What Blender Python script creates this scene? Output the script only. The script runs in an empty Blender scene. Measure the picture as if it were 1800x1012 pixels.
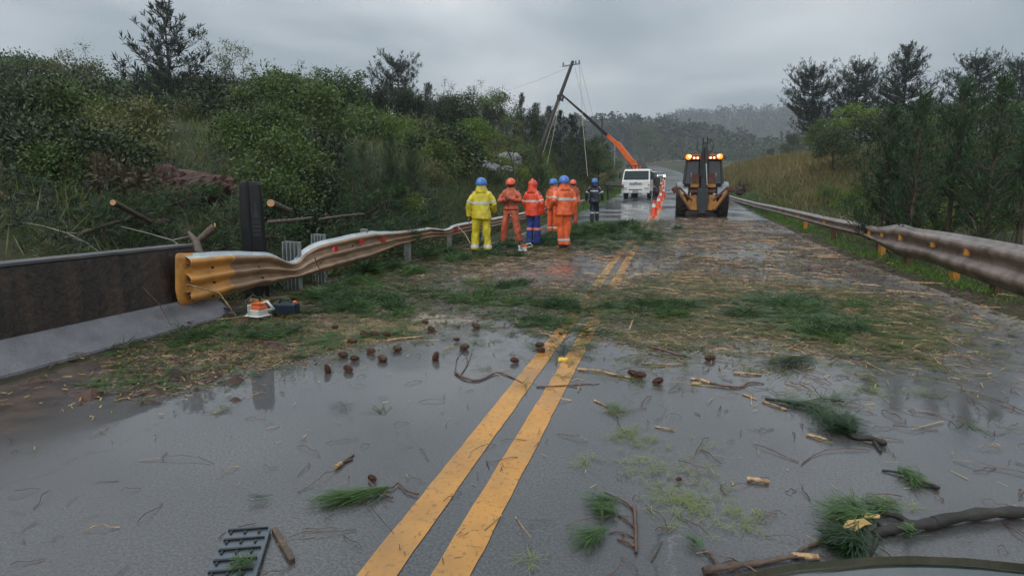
import bpy, bmesh, math, random
import numpy as np
from mathutils import Vector, Matrix, noise as mnoise
random.seed(7); RNG = np.random.default_rng(11)
R = math.radians
scn = bpy.context.scene
col = scn.collection
# ------------------------------------------------------------------ camera, world, sun, exposure
FPX = 1054.0; CX, CY, HZ, VPX = 900.0, 506.0, 345.0, 1168.0; EYE = 1.34
PITCH = math.atan((CY-HZ)/FPX); YAW = math.atan((VPX-CX)*math.cos(PITCH)/FPX)
cam_d = bpy.data.cameras.new('camera'); cam = bpy.data.objects.new('camera', cam_d); col.objects.link(cam)
scn.camera = cam
cam_d.sensor_width = 36; cam_d.lens = 36*FPX/1800; cam_d.clip_end = 5000; cam_d.clip_start = 0.05
cam.location = (0, 0, EYE); cam.rotation_euler = (math.pi/2-PITCH, 0, YAW)

SUN_EL, SUN_ROT = 50, 200
world = bpy.data.worlds.new("World"); scn.world = world; world.use_nodes = True
nt = world.node_tree; nt.nodes.clear()
def wn(t, **k):
    n = nt.nodes.new(t)
    for a, b in k.items(): setattr(n, a, b)
    return n
bg = wn('ShaderNodeBackground'); bg.inputs[1].default_value = 0.1
wo = wn('ShaderNodeOutputWorld')
sky = wn('ShaderNodeTexSky', sky_type='NISHITA', sun_disc=False, sun_elevation=R(SUN_EL), sun_rotation=R(SUN_ROT), air_density=1.5, dust_density=4)
tc = wn('ShaderNodeTexCoord'); sep = wn('ShaderNodeSeparateXYZ')
nt.links.new(tc.outputs['Generated'], sep.inputs[0])
# project the view direction on a cloud deck
ab = wn('ShaderNodeMath', operation='ABSOLUTE'); nt.links.new(sep.outputs[2], ab.inputs[0])
ad = wn('ShaderNodeMath', operation='ADD'); nt.links.new(ab.outputs[0], ad.inputs[0]); ad.inputs[1].default_value = 0.16
dx = wn('ShaderNodeMath', operation='DIVIDE'); nt.links.new(sep.outputs[0], dx.inputs[0]); nt.links.new(ad.outputs[0], dx.inputs[1])
dy = wn('ShaderNodeMath', operation='DIVIDE'); nt.links.new(sep.outputs[1], dy.inputs[0]); nt.links.new(ad.outputs[0], dy.inputs[1])
cb = wn('ShaderNodeCombineXYZ'); nt.links.new(dx.outputs[0], cb.inputs[0]); nt.links.new(dy.outputs[0], cb.inputs[1])
n1 = wn('ShaderNodeTexNoise'); n1.inputs['Scale'].default_value = 0.95; n1.inputs['Detail'].default_value = 4; n1.inputs['Roughness'].default_value = .48; n1.inputs['Distortion'].default_value = .3
mp = wn('ShaderNodeMapping'); mp.inputs['Location'].default_value = (4.5, 1.5, 0)
nt.links.new(cb.outputs[0], mp.inputs[0]); nt.links.new(mp.outputs[0], n1.inputs['Vector'])
cr = wn('ShaderNodeValToRGB'); cr.color_ramp.elements[0].position = .38; cr.color_ramp.elements[1].position = .66
SKL = 5.6
cr.color_ramp.elements[0].color = (.53*SKL, .63*SKL, .72*SKL, 1); cr.color_ramp.elements[1].color = (1.3*SKL, 1.35*SKL, 1.4*SKL, 1)
nt.links.new(n1.outputs['Fac'], cr.inputs[0])
zr_ = wn('ShaderNodeMapRange'); zr_.inputs[1].default_value = .25; zr_.inputs[2].default_value = 1; zr_.inputs[3].default_value = 1.0; zr_.inputs[4].default_value = 2.1
nt.links.new(ab.outputs[0], zr_.inputs[0])
mul = wn('ShaderNodeVectorMath', operation='SCALE'); nt.links.new(cr.outputs[0], mul.inputs[0]); nt.links.new(zr_.outputs[0], mul.inputs['Scale'])
mx = wn('ShaderNodeMix', data_type='RGBA'); mx.inputs[0].default_value = .93
nt.links.new(sky.outputs[0], mx.inputs[6]); nt.links.new(mul.outputs[0], mx.inputs[7])
nt.links.new(mx.outputs[2], bg.inputs[0]); nt.links.new(bg.outputs[0], wo.inputs[0])
sun_d = bpy.data.lights.new('sun', 'SUN'); sun_d.energy = 0.9; sun_d.angle = R(35); sun_d.color = (1, .97, .92)
sun = bpy.data.objects.new('sun', sun_d); col.objects.link(sun)
sun.rotation_euler = (R(90-SUN_EL), 0, R(180-SUN_ROT))
vs = scn.view_settings; vs.view_transform = 'Standard'; vs.look = 'None'; vs.exposure = 0.42; vs.gamma = 1; vs.use_curve_mapping = False
scn.cycles.volume_bounces = 0; scn.cycles.max_bounces = 6; scn.cycles.diffuse_bounces = 2; scn.cycles.glossy_bounces = 3
scn.cycles.use_denoising = True
# ------------------------------------------------------------------ photo ray helpers (measuring real positions)
_F = Vector((-math.sin(YAW)*math.cos(PITCH), math.cos(YAW)*math.cos(PITCH), -math.sin(PITCH)))
_R = Vector((math.cos(YAW), math.sin(YAW), 0)); _U = _R.cross(_F)
def ray(u, v): return _F + _R*((u-CX)/FPX) + _U*((CY-v)/FPX)
def D(u, v, d): return Vector((0, 0, EYE)) + ray(u, v)*d
def PX(u, v, x):                      # the point of a sight line in the plane at this x
    r = ray(u, v); return Vector((0, 0, EYE)) + r*(x/r.x)
# ------------------------------------------------------------------ terrain functions
_ys = np.arange(-80, 1300, 0.5)
_cz = np.interp(_ys, [-80, 9, 16, 24, 28, 46, 80, 150, 210, 252, 272, 300, 400, 1300], [0, 0, .08, .31, .42, 1.22, 2.85, 6.0, 10.2, 13.6, 14.3, 14.4, 14, 14])
_k = np.ones(13)/13; _cz = np.convolve(np.pad(_cz, 6, mode='edge'), _k, mode='valid')
_cx = np.interp(_ys, [-80, 14, 22, 28, 46, 150], [-.82, -.82, -.6, -.42, -.25, 0])
_cx = np.convolve(np.pad(_cx, 6, mode='edge'), _k, mode='valid') - np.where(_ys > 150, (np.minimum(_ys, 400)-150)**2*.0009, 0)
def zr(y): return np.interp(y, _ys, _cz)
def xc(y): return np.interp(y, _ys, _cx)
def sst(x, a, b):
    t = np.clip((np.asarray(x, float)-a)/(b-a), 0, 1); return t*t*(3-2*t)
_g = RNG.random((64, 64))
def vn(x, y, s=1.0, o=0):
    x = np.asarray(x, float)/s+17.3+o*7.1; y = np.asarray(y, float)/s+5.7+o*3.3
    xi = np.floor(x).astype(int); yi = np.floor(y).astype(int); fx = x-xi; fy = y-yi
    fx = fx*fx*(3-2*fx); fy = fy*fy*(3-2*fy)
    a = _g[xi % 64, yi % 64]; b = _g[(xi+1) % 64, yi % 64]; c = _g[xi % 64, (yi+1) % 64]; d = _g[(xi+1) % 64, (yi+1) % 64]
    return (a*(1-fx)+b*fx)*(1-fy)+(c*(1-fx)+d*fx)*fy
def fbm(x, y, s=1.0, o=0): return (vn(x, y, s, o)*.5+vn(x, y, s*.47, o+1)*.28+vn(x, y, s*.21, o+2)*.22)
LEFT, RIGHT = 3.75, 4.65
def zt(x, y):
    x = np.asarray(x, float); y = np.asarray(y, float)
    c = xc(y); z = zr(y); dl = -(x-c)-LEFT; dr = (x-c)-RIGHT
    on = np.minimum(sst(-dl, -.12, .12), sst(-dr, -.12, .12))
    z = z - on*(.035+np.maximum(y-20, 0)*.0012) + (1-on)*.02
    # left bank
    t = np.maximum(0, dl-2.1)
    bank = 4.3*(1-np.exp(-t*(.08+.13*sst(y, 9, 22))))*(1-sst(y, 260, 300)) - .25*sst(dl, .6, 2)*(1-sst(t, .5, 3))
    # right bank
    t2 = np.maximum(0, dr-1.2)
    rb = (.25+2.5*sst(y, 26, 47))*(1-np.exp(-t2*.45)) + np.minimum(t2, 60)*.045 - .22*sst(dr, .5, 1.2)*(1-sst(t2, .5, 2.5))
    rb = rb*(1-sst(y, 120, 260)*.7)
    z = z + np.where(dl > 0, bank, 0) + np.where(dr > 0, rb, 0)
    off = sst(np.maximum(dl, dr), .3, 3)
    z = z + off*(fbm(x, y, 7, 3)-.5)*.9*sst(np.maximum(dl, dr), 1, 8) + off*(fbm(x, y, 1.3, 4)-.5)*.22
    h1 = np.interp(x, [-900, -150, -64, -41, -7, 31, 61, 100, 200, 900], [44, 41, 38, 36.5, 34, 26, 17, 13, 13, 20])
    h1 = h1 + (fbm(x, y, 40, 5)-.5)*6
    z = z + (h1-14)*sst(y, 285, 400)*(1-sst(y, 450, 560))*sst(y, 285, 300)
    h2 = np.interp(x, [-900, -100, -15, 26, 74, 139, 300, 900], [60, 78, 88, 96, 99, 99, 96, 70])
    z = z + (h2-14+(fbm(x, y, 70, 6)-.5)*9)*sst(y, 560, 850)*(1-sst(y, 950, 1150)*.6)
    return z
def ZT(x, y): return float(zt(x, y))
def ZG(x, y):                      # top of road or terrain
    return float(zr(y)) if -LEFT < x-xc(y) < RIGHT else ZT(x, y)
def G(u, v, up=0.0):
    r = ray(u, v); t = .8; o = Vector((0, 0, EYE))
    pt = t
    while t < 900:
        p = o+r*t
        if p.z < ZG(p.x, p.y)+up:
            a, b = pt, t
            for _ in range(30):
                m = (a+b)/2; q = o+r*m
                if q.z < ZG(q.x, q.y)+up: b = m
                else: a = m
            p = o+r*b; return Vector((p.x, p.y, ZG(p.x, p.y)))
        pt = t; t *= 1.01
    return o+r*900
def G0(u, v, z=0.0):
    r = ray(u, v); return Vector((0, 0, EYE))+r*((z-EYE)/r.z)
# ------------------------------------------------------------------ object helpers
def tag(o, label=None, cat=None, group=None, kind=None):
    if label: o['label'] = label
    if cat: o['category'] = cat
    if group: o['group'] = group
    if kind: o['kind'] = kind
    return o
def empty(name, loc=(0, 0, 0), rz=0, label=None, cat=None, group=None):
    o = bpy.data.objects.new(name, None); col.objects.link(o); o.location = loc; o.rotation_euler = (0, 0, rz); o.empty_display_size = .2
    return tag(o, label, cat, group)
def link(name, me, parent=None):
    o = bpy.data.objects.new(name, me); col.objects.link(o)
    if parent: o.parent = parent
    return o
def copy_tree(o, parent=None):
    c = o.copy(); col.objects.link(c)
    if parent: c.parent = parent
    for ch in o.children: copy_tree(ch, c)
    return c
class MB:
    def __init__(s): s.v = []; s.f = []; s.m = []; s.sm = []
    def add(s, vs, fs, m=0, M=None, smooth=False):
        b = len(s.v)
        for p in vs:
            p = Vector(p); s.v.append(tuple(M @ p if M else p))
        for f in fs: s.f.append(tuple(b+i for i in f)); s.m.append(m); s.sm.append(smooth)
        return s
    def box(s, c, d, m=0, M=None, rot=None, taper=1.0):
        x, y, z = d[0]/2, d[1]/2, d[2]/2; vs = []
        for k in (-1, 1):
            t = taper if k > 0 else 1
            for a, b in ((-1, -1), (1, -1), (1, 1), (-1, 1)): vs.append(Vector((a*x*t, b*y*t, k*z)))
        if rot: 
            rm = Matrix.Rotation(rot[2], 3, 'Z') @ Matrix.Rotation(rot[1], 3, 'Y') @ Matrix.Rotation(rot[0], 3, 'X'); vs = [rm @ p for p in vs]
        vs = [p+Vector(c) for p in vs]
        return s.add(vs, [(3, 2, 1, 0), (4, 5, 6, 7), (0, 1, 5, 4), (1, 2, 6, 5), (2, 3, 7, 6), (3, 0, 4, 7)], m, M)
    def hull(s, loops, m=0, smooth=False, cap=True, M=None):   # loops of equal length
        n = len(loops[0]); vs = [p for l in loops for p in l]; fs = []
        for i in range(len(loops)-1):
            for j in range(n): k = (j+1) % n; fs.append((i*n+j, i*n+k, (i+1)*n+k, (i+1)*n+j))
        s.add(vs, fs, m, M, smooth)
        if cap:
            s.add(loops[0], [tuple(range(n-1, -1, -1))], m, M); s.add(loops[-1], [tuple(range(n))], m, M)
        return s
    def prism(s, prof, a, b, axis='X', m=0):      # profile of 2-d points extruded along axis
        def P(p, t): return {'X': (t, p[0], p[1]), 'Y': (p[0], t, p[1]), 'Z': (p[0], p[1], t)}[axis]
        return s.hull([[P(p, a) for p in prof], [P(p, b) for p in prof]], m)
    def tube(s, pts, r, n=8, m=0, smooth=True, cap=True, sx=1.0):
        pts = [Vector(p) for p in pts]; N = len(pts)
        rs = r if isinstance(r, (list, tuple)) else [r]*N
        loops = []; ref = None
        for i, p in enumerate(pts):
            t = (pts[min(i+1, N-1)]-pts[max(i-1, 0)]).normalized()
            if ref is None: ref = Vector((1, 0, 0)) if abs(t.x) < .8 else Vector((0, 1, 0))
            a = (ref - t*ref.dot(t)).normalized(); b = t.cross(a); ref = a
            loops.append([p+(a*math.cos(q)*sx+b*math.sin(q))*rs[i] for q in [2*math.pi*k/n for k in range(n)]])
        return s.hull(loops, m, smooth, cap)
    def lathe(s, prof, c=(0, 0, 0), axis='Z', n=16, m=0, smooth=True):
        loops = []
        for r, h in prof:
            l = []
            for k in range(n):
                q = 2*math.pi*k/n; a, b = r*math.cos(q), r*math.sin(q)
                p = {'Z': (a, b, h), 'X': (h, a, b), 'Y': (b, h, a)}[axis]
                l.append(Vector(p)+Vector(c))
            loops.append(l)
        return s.hull(loops, m, smooth, True)
    def build(s, name, mats, parent=None, bevel=0):
        me = bpy.data.meshes.new(name); me.from_pydata(s.v, [], s.f)
        for x in (mats if isinstance(mats, (list, tuple)) else [mats]): me.materials.append(x)
        me.polygons.foreach_set('material_index', s.m); me.polygons.foreach_set('use_smooth', s.sm); me.update()
        bm = bmesh.new(); bm.from_mesh(me); bmesh.ops.recalc_face_normals(bm, faces=bm.faces)
        if bevel:
            bmesh.ops.remove_doubles(bm, verts=bm.verts, dist=1e-5)
            es = [e for e in bm.edges if len(e.link_faces) == 2 and e.calc_face_angle(0) > .5]
            bmesh.ops.bevel(bm, geom=es, offset=bevel, segments=2, affect='EDGES', profile=.6)
        bm.to_mesh(me); bm.free()
        return link(name, me, parent)
def quads_mesh(name, V, mat, tri=False, smooth=False, mi=None):
    """V: (N,k,3) array of separate k-gons"""
    n, k = V.shape[:2]; me = bpy.data.meshes.new(name)
    me.vertices.add(n*k); me.vertices.foreach_set('co', V.reshape(-1).astype(np.float32))
    me.loops.add(n*k); me.loops.foreach_set('vertex_index', np.arange(n*k, dtype=np.int32))
    me.polygons.add(n); me.polygons.foreach_set('loop_start', np.arange(0, n*k, k, dtype=np.int32))
    for x in (mat if isinstance(mat, (list, tuple)) else [mat]): me.materials.append(x)
    if mi is not None: me.polygons.foreach_set('material_index', mi.astype(np.int32))
    me.update(calc_edges=True); return me
def unit(a): return a/np.maximum(np.linalg.norm(a, axis=-1, keepdims=True), 1e-9)
def blades(P, Dr, L, W, rng=RNG, kite=True):
    """thin leaf quads from base P along Dr; L, W arrays"""
    n = len(P); Dr = unit(Dr); rv = rng.normal(size=(n, 3)); S = unit(np.cross(Dr, rv))
    L = np.broadcast_to(L, (n,))[:, None]; W = np.broadcast_to(W, (n,))[:, None]
    V = np.empty((n, 4, 3)); V[:, 0] = P; V[:, 1] = P+Dr*L*.5+S*W*.5; V[:, 2] = P+Dr*L; V[:, 3] = P+Dr*L*.5-S*W*.5
    return V
def flat_blades(P, ang, L, W, tilt=0.05, rng=RNG):
    n = len(P); Dr = np.stack([np.cos(ang), np.sin(ang), rng.normal(0, tilt, n)], 1); S = np.stack([-np.sin(ang), np.cos(ang), rng.normal(0, .35, n) if tilt > .1 else rng.normal(0, .12, n)], 1)
    L = np.broadcast_to(L, (n,))[:, None]; W = np.broadcast_to(W, (n,))[:, None]
    V = np.empty((n, 4, 3)); V[:, 0] = P+S*W*.3; V[:, 1] = P-S*W*.3; V[:, 2] = P+Dr*L-S*W*.5; V[:, 3] = P+Dr*L+S*W*.5
    return V
# ------------------------------------------------------------------ materials
def mat(name, c, rough=.6, c2=None, scale=8.0, metal=0, bump=0, bscale=60, coat=0, spec=.5, island=False, emit=None, estr=0, detail=5, contrast=(.35, .65), rough2=None, objrand=0, trans=0, coords='Object'):
    m = bpy.data.materials.new(name); m.use_nodes = True; t = m.node_tree; b = t.nodes['Principled BSDF']
    b.inputs['Base Color'].default_value = (*c, 1); b.inputs['Roughness'].default_value = rough; b.inputs['Metallic'].default_value = metal
    b.inputs['Specular IOR Level'].default_value = spec; b.inputs['Coat Weight'].default_value = coat; b.inputs['Coat Roughness'].default_value = .08
    if trans: b.inputs['Transmission Weight'].default_value = trans
    if emit: b.inputs['Emission Color'].default_value = (*emit, 1); b.inputs['Emission Strength'].default_value = estr
    tcn = t.nodes.new('ShaderNodeTexCoord')
    colsock = None
    if c2 is not None:
        n = t.nodes.new('ShaderNodeTexNoise'); n.inputs['Scale'].default_value = scale; n.inputs['Detail'].default_value = detail; n.inputs['Roughness'].default_value = .6
        t.links.new(tcn.outputs[coords], n.inputs['Vector'])
        r = t.nodes.new('ShaderNodeMapRange'); r.inputs[1].default_value = contrast[0]; r.inputs[2].default_value = contrast[1]; t.links.new(n.outputs['Fac'], r.inputs[0])
        fac = r.outputs[0]
        if island:
            g = t.nodes.new('ShaderNodeNewGeometry'); a = t.nodes.new('ShaderNodeMath'); a.operation = 'MULTIPLY_ADD'; a.inputs[1].default_value = .55
            s = t.nodes.new('ShaderNodeMath'); s.operation = 'MULTIPLY'; s.inputs[1].default_value = .6; t.links.new(fac, s.inputs[0])
            t.links.new(g.outputs['Random Per Island'], a.inputs[0]); t.links.new(s.outputs[0], a.inputs[2]); a.use_clamp = True; fac = a.outputs[0]
        x = t.nodes.new('ShaderNodeMix'); x.data_type = 'RGBA'; t.links.new(fac, x.inputs[0]); x.inputs[6].default_value = (*c, 1); x.inputs[7].default_value = (*c2, 1)
        colsock = x.outputs[2]
        if rough2 is not None:
            q = t.nodes.new('ShaderNodeMapRange'); q.inputs[3].default_value = rough; q.inputs[4].default_value = rough2; t.links.new(fac, q.inputs[0]); t.links.new(q.outputs[0], b.inputs['Roughness'])
        if objrand:
            oi = t.nodes.new('ShaderNodeObjectInfo'); h = t.nodes.new('ShaderNodeHueSaturation')
            q = t.nodes.new('ShaderNodeMapRange'); q.inputs[3].default_value = 1-objrand; q.inputs[4].default_value = 1+objrand
            t.links.new(oi.outputs['Random'], q.inputs[0]); t.links.new(q.outputs[0], h.inputs['Value']); 
            q2 = t.nodes.new('ShaderNodeMapRange'); q2.inputs[3].default_value = .5+objrand*.05; q2.inputs[4].default_value = .5-objrand*.05
            t.links.new(oi.outputs['Random'], q2.inputs[0]); t.links.new(q2.outputs[0], h.inputs['Hue'])
            t.links.new(colsock, h.inputs['Color']); colsock = h.outputs[0]
        t.links.new(colsock, b.inputs['Base Color'])
    if bump:
        n = t.nodes.new('ShaderNodeTexNoise'); n.inputs['Scale'].default_value = bscale; n.inputs['Detail'].default_value = 4
        t.links.new(tcn.outputs[coords], n.inputs['Vector'])
        u = t.nodes.new('ShaderNodeBump'); u.inputs['Strength'].default_value = bump; u.inputs['Distance'].default_value = .02
        t.links.new(n.outputs['Fac'], u.inputs['Height']); t.links.new(u.outputs[0], b.inputs['Normal'])
    return m
def leafmat(name, c, c2, objrand=.25, rough=.45, scale=1.3, trl=.25):
    m = mat(name, c, rough, c2, scale, island=True, objrand=objrand, spec=.35, contrast=(.3, .7))
    t = m.node_tree; b = t.nodes['Principled BSDF']
    tr = t.nodes.new('ShaderNodeBsdfTranslucent'); ms = t.nodes.new('ShaderNodeMixShader'); ms.inputs[0].default_value = trl
    src = b.inputs['Base Color'].links[0].from_socket; t.links.new(src, tr.inputs[0])
    out = [n for n in t.nodes if n.type == 'OUTPUT_MATERIAL'][0]
    t.links.new(b.outputs[0], ms.inputs[1]); t.links.new(tr.outputs[0], ms.inputs[2]); t.links.new(ms.outputs[0], out.inputs[0])
    return m
M = {}
M['bark'] = mat('bark', (.05, .032, .022), .6, (.12, .08, .055), 22, bump=.6, bscale=40)
M['bark_dark'] = mat('bark_dark', (.014, .012, .010), .7, (.035, .03, .025), 9, bump=.5, bscale=20)
M['bark_pale'] = mat('bark_pale', (.25, .22, .17), .7, (.4, .36, .29), 9)
M['twig'] = mat('twig', (.05, .022, .014), .4, (.14, .065, .035), 30, coat=.3)
M['peeled'] = mat('peeled', (.2, .1, .045), .45, (.58, .38, .18), 28, coat=.2, bump=.6, bscale=50)
M['cutwood'] = mat('cutwood', (.5, .27, .12), .6, (.62, .38, .18), 12)
M['cone'] = mat('pine_cone', (.025, .010, .007), .4, (.06, .022, .014), 60)
M['cone_scale'] = mat('cone_scale', (.07, .028, .018), .35, (.19, .085, .05), 90, coat=.2)
M['needle'] = leafmat('needle', (.014, .036, .014), (.045, .095, .028), .2)
M['needle_far'] = leafmat('needle_far', (.012, .022, .015), (.03, .045, .025), .15, trl=.1)
M['needle_fresh'] = leafmat('needle_fresh', (.03, .075, .018), (.09, .17, .04), .1, .35)
M['needle_light'] = leafmat('needle_light', (.12, .17, .03), (.26, .3, .09), .1, .35)
M['straw'] = leafmat('straw', (.2, .14, .045), (.5, .37, .15), .1, .4, .7)
M['litter'] = leafmat('litter', (.03, .06, .018), (.15, .15, .04), .1, .4, .9)
M['leaf_dark'] = leafmat('leaf_dark', (.012, .025, .008), (.046, .075, .018), .35, trl=.12)  # leaf colour lowered to put deeper shade into the thicket
M['leaf_mid'] = leafmat('leaf_mid', (.03, .06, .013), (.10, .16, .03), .3, trl=.2)
M['leaf_bright'] = leafmat('leaf_bright', (.06, .12, .01), (.15, .22, .025), .2)
M['leaf_olive'] = leafmat('leaf_olive', (.05, .062, .02), (.15, .16, .05), .3, trl=.2)
M['leaf_brown'] = leafmat('leaf_brown', (.06, .045, .025), (.15, .11, .06), .3)
M['grass'] = leafmat('grass', (.035, .085, .01), (.1, .2, .025), .1, scale=.5)
M['dry_grass'] = leafmat('dry_grass', (.10, .085, .028), (.25, .2, .07), .1, scale=.4)
M['weeds'] = leafmat('weeds', (.045, .066, .016), (.17, .18, .055), .1, scale=.35)
M['soil'] = mat('soil', (.028, .016, .01), .7, (.075, .035, .022), 5, bump=.8, bscale=18)
M['redsoil'] = mat('red_soil', (.025, .011, .008), .75, (.10, .042, .028), 4, bump=1.0, bscale=7)
M['rock'] = mat('rock', (.1, .1, .105), .4, (.22, .21, .21), 3, bump=.7, bscale=6, coat=.3)
M['concrete_dark'] = mat('stained_concrete', (.014, .009, .006), .4, (.035, .02, .013), 2.5, bump=.4, bscale=20, coat=.15)
M['concrete'] = mat('wet_concrete', (.06, .06, .068), .35, (.12, .115, .12), 4, bump=.4, bscale=40, coat=.25)
M['galv'] = mat('galvanised', (.42, .46, .47), .35, (.6, .64, .64), 6, metal=.55, rough2=.5)
M['rail_orange'] = mat('rail_orange_primer', (.22, .125, .07), .38, (.38, .235, .135), 4, bump=.15, bscale=12, coat=.25)
M['rail_yellow'] = mat('rail_yellow_cap', (.62, .28, .055), .38, (.3, .14, .045), 3.2, bump=.3, bscale=30, coat=.2, detail=9, contrast=(.5, .72))
M['rail_rust'] = mat('rail_rust', (.085, .05, .036), .4, (.26, .19, .15), 3.5, bump=.2, bscale=15, coat=.25)
M['rail_grey'] = mat('rail_dull_grey', (.2, .17, .15), .35, (.34, .3, .27), 3, metal=.3)
M['post_orange'] = mat('post_orange', (.6, .24, .04), .45, (.62, .28, .05), 5)
M['post_brown'] = mat('post_brown', (.09, .035, .02), .5, (.15, .06, .03), 5)
M['steelgrey'] = mat('weathered_steel', (.2, .23, .22), .5, (.33, .36, .35), 7, metal=.2)
M['red_reflector'] = mat('red_reflector', (.55, .02, .02), .25, coat=.5)
M['black_gloss'] = mat('black_gloss', (.003, .0035, .005), .38, (.005, .006, .008), 4)
M['black'] = mat('black_paint', (.012, .012, .013), .45)
M['emblem'] = mat('grey_print', (.02, .027, .035), .5)
M['rubber'] = mat('rubber', (.014, .012, .011), .6, (.05, .032, .022), 8, bump=.4, bscale=30)
M['glass'] = mat('dark_glass', (.012, .015, .018), .06, spec=.7)
M['glass_tint'] = mat('tinted_glass', (.02, .035, .04), .3, spec=.08)
M['white_paint'] = mat('white_paint', (.62, .63, .62), .35, (.75, .76, .74), 3, coat=.4)
M['crane_orange'] = mat('crane_orange', (.75, .12, .02), .35, (.85, .17, .03), 3, coat=.3)
M['jcb_yellow'] = mat('machine_yellow', (.24, .1, .02), .4, (.5, .22, .025), 5, coat=.2)
M['mud_rust'] = mat('muddy_rust', (.06, .02, .012), .6, (.15, .05, .025), 6, bump=.4, bscale=20)
M['red_dark'] = mat('dark_red', (.18, .025, .015), .4, (.28, .04, .02), 5)
M['grey_dark'] = mat('dark_grey_metal', (.02, .021, .024), .4, (.045, .047, .05), 5)
M['fender'] = mat('fender_grey', (.16, .18, .2), .25, coat=.4)
M['chrome'] = mat('chrome', (.75, .78, .8), .12, metal=.9)
M['amber'] = mat('amber_lamp', (.9, .25, .02), .3, emit=(1, .22, .02), estr=1.6)
M['warm_lamp'] = mat('warm_lamp', (1, .8, .6), .3, emit=(1, .55, .28), estr=2.6)
M['head_lamp'] = mat('head_lamp', (1, .95, .85), .2, emit=(1, .86, .62), estr=16)
M['lamp_off'] = mat('lamp_off', (.45, .45, .43), .15, coat=.6)
M['cone_orange'] = mat('cone_orange', (.8, .09, .03), .4)
M['cone_white'] = mat('cone_white', (.75, .75, .75), .4)
M['skin'] = mat('skin', (.2, .1, .065), .5)
M['yellow_rain'] = mat('yellow_raincoat', (.46, .35, .02), .34, (.78, .65, .04), 4.5, bump=.5, bscale=7, coat=.35)  # yellow, orange and red suits: darker blotches paint in crease shade and grime
M['orange_rain'] = mat('orange_raincoat', (.62, .09, .025), .36, (.92, .16, .04), 4.5, bump=.5, bscale=7, coat=.3)
M['orange_dull'] = mat('orange_workwear', (.36, .065, .03), .5, (.66, .14, .06), 4.5, bump=.6, bscale=7, coat=.1)
M['red_rain'] = mat('red_orange_raincoat', (.62, .045, .018), .36, (.92, .09, .03), 4.5, bump=.5, bscale=7, coat=.3)
M['navy'] = mat('navy_raincoat', (.01, .014, .03), .4, (.018, .024, .045), 6, bump=.5, bscale=7, coat=.2)
M['blue_cloth'] = mat('blue_cloth', (.015, .03, .16), .6, (.025, .05, .24), 6, bump=.5, bscale=8)
M['blue_helmet'] = mat('blue_helmet', (.04, .16, .5), .3, coat=.3)
M['orange_helmet'] = mat('orange_helmet', (.75, .1, .03), .3, coat=.3)
M['silver_band'] = mat('silver_band', (.5, .52, .5), .35, (.62, .63, .6), 20)
M['pink_band'] = mat('pink_band', (.85, .25, .2), .4)
M['boot'] = mat('boot', (.02, .018, .015), .5, (.05, .03, .02), 10)
M['hair'] = mat('hair', (.012, .009, .007), .6)
M['rope'] = mat('rope', (.5, .46, .3), .6)
M['wire'] = mat('wire', (.22, .24, .25), .4)
M['wire_dark'] = mat('wire_dark', (.05, .05, .055), .5)
M['pole'] = mat('tarred_pole', (.02, .016, .014), .6, (.05, .035, .03), 6, bump=.4, bscale=10)
M['saw_orange'] = mat('saw_orange', (.75, .14, .03), .35, coat=.3)
M['saw_white'] = mat('saw_white', (.6, .6, .56), .4)
M['plastic_slate'] = mat('slate_plastic', (.035, .05, .065), .3, (.06, .08, .1), 6, coat=.3)
M['navy_plastic'] = mat('navy_plastic', (.012, .02, .035), .3)
M['yellow_leaf'] = mat('yellow_leaf', (.3, .18, .05), .4, (.5, .32, .1), 20)
M['stud'] = mat('yellow_stud', (.85, .5, .03), .3, coat=.4)
M['car_dark'] = mat('wet_dark_paint', (.012, .018, .016), .12, (.02, .03, .026), 2.5, coat=1.0)
M['trimpale'] = mat('pale_trim', (.4, .42, .34), .35)
M['silver_car'] = mat('silver_paint', (.4, .42, .44), .3, coat=.6)
# ================================================================== SETTING
# ground sheet
def grow(a0, d0, lim, g):
    out = [a0]; d = d0
    while out[-1] < lim: out.append(out[-1]+d); d *= g
    return out
xs = np.array(sorted(set(list(-np.array(grow(12, .28, 1000, 1.09)))+list(np.arange(-11.75, 12, .25))+grow(12, .28, 1000, 1.09))))
ysg = np.array(list(-np.array(grow(1, .5, 60, 1.2))[::-1])+list(np.arange(-.6, 60, .4))+grow(60, .42, 1180, 1.03))
X, Y = np.meshgrid(xs, ysg); Z = zt(X, Y)
def grid_mesh(name, X, Y, Z, mats, attrs={}):
    ny, nx = X.shape; V = np.stack([X, Y, Z], -1).reshape(-1, 3)
    i = np.arange(ny*nx).reshape(ny, nx); Fq = np.stack([i[:-1, :-1], i[:-1, 1:], i[1:, 1:], i[1:, :-1]], -1).reshape(-1, 4)
    me = bpy.data.meshes.new(name); me.vertices.add(len(V)); me.vertices.foreach_set('co', V.reshape(-1))
    me.loops.add(Fq.size); me.loops.foreach_set('vertex_index', Fq.reshape(-1).astype(np.int32))
    me.polygons.add(len(Fq)); me.polygons.foreach_set('loop_start', np.arange(0, Fq.size, 4, dtype=np.int32)); me.polygons.foreach_set('use_smooth', np.ones(len(Fq), bool))
    me.update(calc_edges=True)
    for m in mats: me.materials.append(m)
    for k, a in attrs.items():
        at = me.attributes.new(k, 'FLOAT', 'POINT'); at.data.foreach_set('value', a.reshape(-1).astype(np.float32))
    return me
dl = -(X-xc(Y))-LEFT; dr = (X-xc(Y))-RIGHT
dry = sst(dr, 1.5, 5)*sst(Y, 28, 42)*(1-sst(Y, 90, 120)); soil = np.maximum(sst(dl, -.5, .8)*(1-sst(Y, 14, 19))*(1-sst(dl, 2.5, 5)), sst(dr, -.5, .2)*(1-sst(dr, .4, 1.0))*.7*(1-sst(Y, 20, 26)))
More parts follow.
